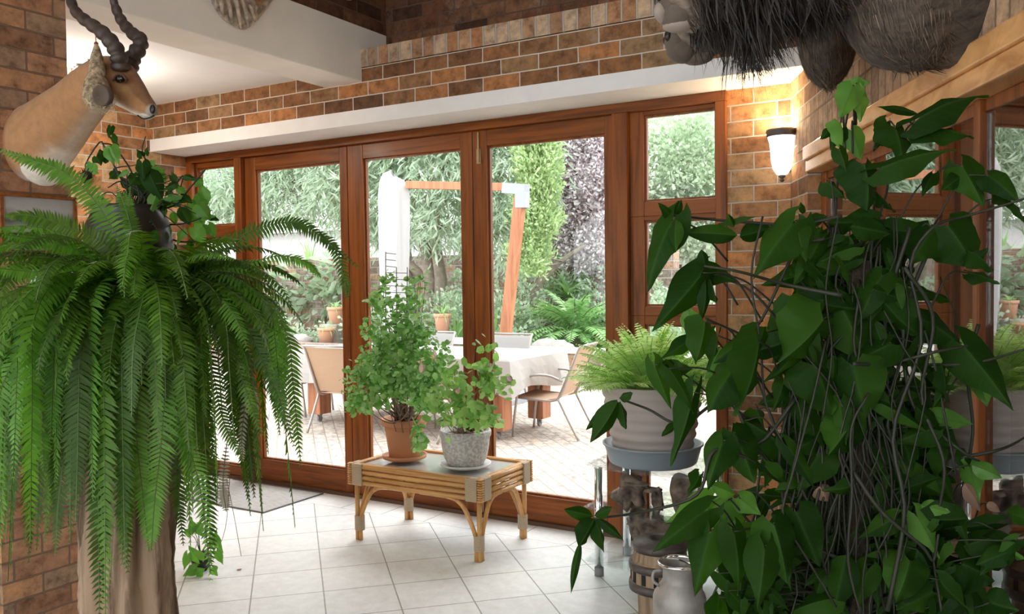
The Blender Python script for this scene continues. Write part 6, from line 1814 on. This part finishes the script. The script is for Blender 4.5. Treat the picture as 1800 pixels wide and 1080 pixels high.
def build_big_mounts():
    for idx in (0, 1):
        s0, zc = ((2.02, 2.47), (2.92, 0))[0] if idx == 0 else (1.30, 2.47)
        root = np.array([*(RC+RD*s0)[:2], zc])
        nm, lb = (('shaggy_animal_mount', 'big dark shaggy antelope head mount with a black beard, nearest on the upper right wall'),
                  ('dark_animal_mount', 'second dark animal head mount behind the bearded one, its grey muzzle and shoulder showing lower'))[idx]
        t = thing(nm, lb, 'animal mount', root)
        up = np.array([0, 0, 1.]); out = RN; side = RD
        Pt = lambda o, z, s=0: root+out*o+np.array([0, 0, z])+side*s
        if idx == 0:
            pts = [Pt(.012, .0), Pt(.10, -.04), Pt(.22, -.03), Pt(.36, -.06), Pt(.50, -.09), Pt(.58, -.13), Pt(.66, -.19), Pt(.73, -.24), Pt(.77, -.26)]
            rv = [.38, .42, .33, .24, .21, .18, .15, .115, .06]; rw = [.24, .25, .22, .17, .15, .12, .10, .085, .05]
            c0, c1, c2 = np.array([.10, .075, .055]), np.array([.045, .033, .025]), np.array([.22, .17, .13])
        else:
            pts = [Pt(.012, .03), Pt(.10, .0), Pt(.2, .02), Pt(.34, .05), Pt(.46, .0), Pt(.56, -.09), Pt(.64, -.15), Pt(.67, -.17)]
            rv = [.2, .22, .19, .17, .15, .13, .10, .05]; rw = [.2, .22, .18, .14, .13, .1, .08, .05]
            c0, c1, c2 = np.array([.13, .10, .075]), np.array([.05, .04, .03]), np.array([.22, .17, .13])

        def cf(u_, a, sd, p):
            k = .5+.5*math.sin(p[2]*23+p[0]*9)*math.sin(p[1]*17)
            c = c0*(.5+.9*k)
            if u_ > .72: c = c*.6+c1*.4
            if u_ > .9: c = c2
            if u_ < .05: c = c1*.6
            return c
        b = MB(); loft(b, spine_rings(pts, rv, rw, side, 34), 30, cf, .012, 4+idx)
        b.build('head_and_neck', M_SHAG, t, smooth=True)
        # shoulder lump low on the chest
        b = MB()
        if idx == 0: b.ball(Pt(.13, -.30, 0), (.17, .17, .16), 22, 14)
        else: b.ball(Pt(.16, -.16, 0), (.10, .12, .19), 22, 14)
        b.c = [np.tile(c0*.95, (b.n, 1))]; b.build('shoulder', M_SHAG, t, smooth=True)
        b = MB(); rb_ = np.random.RandomState(60+idx); cc, rr_ = (Pt(.13, -.30, 0), (.17, .17, .16)) if idx == 0 else (Pt(.16, -.16, 0), (.10, .12, .19))
        vs = []; fs = []; k = 0
        for i in range(2600):
            n_ = nrm(rb_.normal(size=3)); p = cc+n_*np.array(rr_)*.995; nv = nrm(n_/np.array(rr_))
            d = np.array([0, 0, -1.])+out*rb_.uniform(-.5, .1)+side*rb_.uniform(-.3, .3)+.25*np.array([0, 1, 0])*math.sin(p[2]*40); d = nrm(d-nv*(d@nv)+nv*.07)
            ln = rb_.uniform(.02, .06); w = rb_.uniform(.0006, .0016); sx = nrm(np.cross(d, nv)); m_ = p+d*ln*.5; q = m_+(d-nv*.1)*ln*.5
            vs += [p-sx*w, p+sx*w, m_-sx*w*.8, m_+sx*w*.8, q]; fs += [(k, k+1, k+3, k+2), (k+2, k+3, k+4)]; k += 5
        b.add(vs, fs); b.build('chest_hair', M_HAIRC, t)
        # muzzle: lips, nostrils, lower jaw
        mz = Pt(.735, -.285) if idx == 0 else Pt(.655, -.20)
        b = MB(); b.ball(mz, (.062, .055, .045), 18, 12); b.ball(mz+out*.02+np.array([0, 0, .03]), (.045, .05, .055), 18, 12)
        b.c = [np.tile(c2*.6, (b.n, 1))]; b.build('muzzle', M_COAT, t, smooth=True)
        for s in (-1, 1):
            b = MB(); b.ball(mz+out*.055+side*s*.028+np.array([0, 0, .045]), (.014, .014, .02), 10, 8); b.build('nostril', M_NOSE, t, smooth=True)
        b = MB(); b.ball(mz-out*.05+np.array([0, 0, -.025]), (.06, .04, .028), 16, 10); b.c = [np.tile(c2*(1.25 if idx == 0 else .6), (b.n, 1))]; b.build('lower_jaw', M_COAT, t, smooth=True)
        if idx == 0:
            b = MB(); b.ball(mz+out*.045+np.array([0, 0, .005]), (.024, .04, .03), 14, 9); b.ball(mz+out*.0+np.array([0, 0, -.03]), (.05, .038, .02), 14, 9); o = b.build('pale_lip', M_LIP, t, smooth=True); o['label'] = 'pale pinkish lip and nose tip'
        # eyes, ears and horns sit above the frame of the photograph
        for s in (-1, 1):
            b = MB(); b.ball(Pt(.58, .06, s*.115), .02, 12, 8); b.build('eye', M_EYE, t, smooth=True)
            b = MB(); b.tube(spline([Pt(.44, .2, s*.08), Pt(.42, .32, s*.18), Pt(.5, .42, s*.26), Pt(.6, .52, s*.2)], 14), list(np.linspace(.045, .008, 15)), 12); b.build('horn', M_HORN, t, smooth=True)
            b = MB(); b.tube(spline([Pt(.42, .12, s*.12), Pt(.38, .14, s*.2), Pt(.36, .1, s*.27)], 8), [.02, .03, .035, .036, .034, .03, .022, .014, .005], 10, flat=.35); b.c = [np.tile(c0, (b.n, 1))]; b.build('ear', M_COAT, t, smooth=True)
        # hair: many tapering strands
        rng = np.random.RandomState(31+idx); b = MB(); nst = 3200 if idx == 0 else 500
        vs = []; fs = []; k = 0
        for i in range(nst):
            o = rng.uniform(.34, .70) if idx == 0 else rng.uniform(.22, .5)
            zl = np.interp(o, [.34, .5, .6, .70], [-.25, -.26, -.27, -.29]) if idx == 0 else -.12-.1*(o-.2)
            s = rng.normal()*.06
            p = Pt(o, zl+rng.uniform(0, .09), s)
            ln = (rng.uniform(.08, .17)+(.10 if .52 < o < .60 else 0)) if idx == 0 else rng.uniform(.05, .12)
            d = nrm(np.array([0, 0, -1])+out*rng.uniform(-.5, .1)+side*rng.uniform(-.3, .3))
            e_ = nrm(d+out*rng.uniform(-.4, .35))
            w = rng.uniform(.0012, .0032); sx = nrm(np.cross(d, rng.normal(size=3)))
            m_ = p+d*ln*.5; q = m_+e_*ln*.5
            vs += [p-sx*w, p+sx*w, m_-sx*w*.8, m_+sx*w*.8, q]; fs += [(k, k+1, k+3, k+2), (k+2, k+3, k+4)]; k += 5
        b.add(vs, fs); o = b.build('beard', M_HAIR if idx == 0 else M_HAIRB, t); o['label'] = 'long black beard hair' if idx == 0 else 'brown throat hair'
        if idx == 0:
            b = MB(); vs = []; fs = []; k = 0
            for i in range(6500):
                o = rng.uniform(.02, .72); a = rng.uniform(-3.3, .2)
                rvv = np.interp(o, [0, .1, .22, .36, .5, .6, .7, .775], [.38, .42, .33, .24, .21, .18, .15, .115]); rww = np.interp(o, [0, .1, .22, .36, .5, .6, .7, .775], [.24, .25, .22, .17, .15, .12, .10, .085])
                zc_ = np.interp(o, [0, .1, .22, .36, .5, .6, .7, .775], [0, -.04, -.03, -.06, -.09, -.13, -.18, -.225])
                p = Pt(o, zc_+math.sin(a)*rvv*.98, math.cos(a)*rww*.98)
                nv = nrm(np.array([0, 0, 1.])*math.sin(a)/rvv+side*math.cos(a)/rww); d = -out*rng.uniform(.2, .9)+np.array([0, 0, -.9])+side*rng.uniform(-.3, .3); d = nrm(d-nv*(d@nv)+nv*.10); ln = rng.uniform(.04, .09); w = rng.uniform(.001, .0024); sx = nrm(np.cross(d, side+.2*rng.normal(size=3)))
                m_ = p+d*ln*.5; q = m_+(d-nv*.12)*ln*.5
                vs += [p-sx*w, p+sx*w, m_-sx*w*.8, m_+sx*w*.8, q]; fs += [(k, k+1, k+3, k+2), (k+2, k+3, k+4)]; k += 5
            b.add(vs, fs); b.build('coat_hair', M_HAIRC, t)


def build_beam_pieces():
    c = onX(425, -12, .54)
    t = thing('bleached_wood_trophy', 'bleached ribbed driftwood-like plaque on the side of the cream beam', 'trophy', c)
    b = MB(); n = 26; vs = []; L_ = [(372, -60), (366, -20), (372, 5), (384, 28), (402, 44), (425, 55), (442, 50), (456, 34), (468, 12), (482, -6), (500, -30)]
    P = [onX(x, y, .545) for x, y in L_]
    cen = onX(430, -30, .545)
    rows = 7
    for r_ in range(rows):
        k = 1-r_/(rows-1)*.92
        for i, p in enumerate(P):
            q = cen+(p-cen)*k
            vs.append(q+np.array([.0+.05*math.sqrt(max(0, 1-k*k))+.016*math.sin(i*2.6)*(1 if r_ else 0)+.012*math.sin(i*5+r_), 0, 0]))
    m = len(P)
    fs = [(r_*m+i, r_*m+i+1, (r_+1)*m+i+1, (r_+1)*m+i) for r_ in range(rows-1) for i in range(m-1)]
    b.add(vs, fs); o = b.build('plaque', M_BONE, t, smooth=True, sub=1); so = o.modifiers.new('thickness', 'SOLIDIFY'); so.thickness = .012
    b = MB()
    for x0, y0, x1, y1 in ((382, -20, 392, 30), (394, -25, 408, 42), (408, -20, 424, 50), (424, -5, 436, 48), (438, 8, 448, 38), (380, -30, 384, 14)):
        b.tube(spline([onX(x0, y0, .60), onX((x0+x1)/2+2, (y0+y1)/2, .602), onX(x1, y1, .565)], 8), [.004, .009, .012, .012, .012, .011, .010, .007, .004], 7)
    b.build('rib', M_BONE, t, smooth=True)
    b = MB(); b.ball(onX(450, -4, .58), (.03, .045, .04), 14, 9); o = b.build('boss', simple('brown_boss', (.30, .13, .05), .5, noise=.4, nscale=30), t, smooth=True)
    c = onX(613, -4, .62)
    t = thing('small_skull', 'pale bony tip of a small skull at the top edge over the beam end', 'skull', onX(613, -4, .56))
    b = MB(); b.lathe([(.001, -.045), (.02, -.04), (.032, -.01), (.036, .04), (.04, .12), (.001, .16)], c+np.array([0, 0, .03]), 16); b.build('snout', M_BONE, t, smooth=True)
    b = MB(); b.tube([c+np.array([0, 0, .1]), c+np.array([-.07, 0, .12])], .012, 8); b.build('bracket', M_IRON, t)


def build_partition_things():
    X = .492
    t = thing('framed_picture', 'thin wooden framed landscape picture behind glass on the brick partition', 'picture', (X, -2.32, 1.72))
    P0 = onX(0, 332, X); P1 = onX(131, 349, X); z1 = 1.842; z0 = 1.595; y0, y1 = -2.50, P1[1]
    b = MB(); w = .016
    for a in ((y0, y1, z1-w, z1), (y0, y1, z0, z0+w), (y0, y0+w, z0+w, z1-w), (y1-w, y1, z0+w, z1-w)): b.box(X+.001, X+.02, a[0], a[1], a[2], a[3])
    b.build('frame', M_WOODX, t, bevel=.003)
    m, nt, bs = mat('landscape_print'); mp = coords(nt, 'Object')
    sx = nt.nodes.new('ShaderNodeSeparateXYZ'); nt.links.new(mp.outputs[0], sx.inputs[0])
    n = nd(nt, 'ShaderNodeTexNoise', Scale=14, Detail=5); nt.links.new(mp.outputs[0], n.inputs[0])
    ad = nd(nt, 'ShaderNodeMath', operation='MULTIPLY_ADD'); nt.links.new(n.outputs[0], ad.inputs[0]); ad.inputs[1].default_value = .06; nt.links.new(sx.outputs[2], ad.inputs[2])
    mr = nd(nt, 'ShaderNodeMapRange'); mr.inputs[1].default_value = -.13; mr.inputs[2].default_value = .15; nt.links.new(ad.outputs[0], mr.inputs[0])
    r = ramp(nt, [(0, (.35, .38, .33)), (.3, (.16, .25, .12)), (.5, (.3, .38, .26)), (.62, (.12, .13, .12)), (.8, (.42, .42, .4)), (1, (.3, .3, .3))]); nt.links.new(mr.outputs[0], r.inputs[0]); nt.links.new(r.outputs[0], bs.inputs['Base Color']); bs.inputs['Roughness'].default_value = .12
    b = MB(); b.box(X+.001, X+.012, y0+w, y1-w, z0+w, z1-w); b.build('print', m, t)
    p = onX(68, 498, X)
    t = thing('light_switch', 'white switch plate on the brick partition half hidden by fern fronds', 'light switch', (X, p[1], p[2]))
    b = MB(); b.box(X+.0005, X+.01, p[1]-.038, p[1]+.038, p[2]-.055, p[2]+.055); b.build('plate', M_WHITE, t, bevel=.003)
    b = MB(); b.box(X+.01, X+.014, p[1]-.012, p[1]+.012, p[2]-.02, p[2]+.02); b.build('rocker', M_WHITE, t, bevel=.002)


build_antelope(); build_big_mounts(); build_beam_pieces(); build_partition_things()
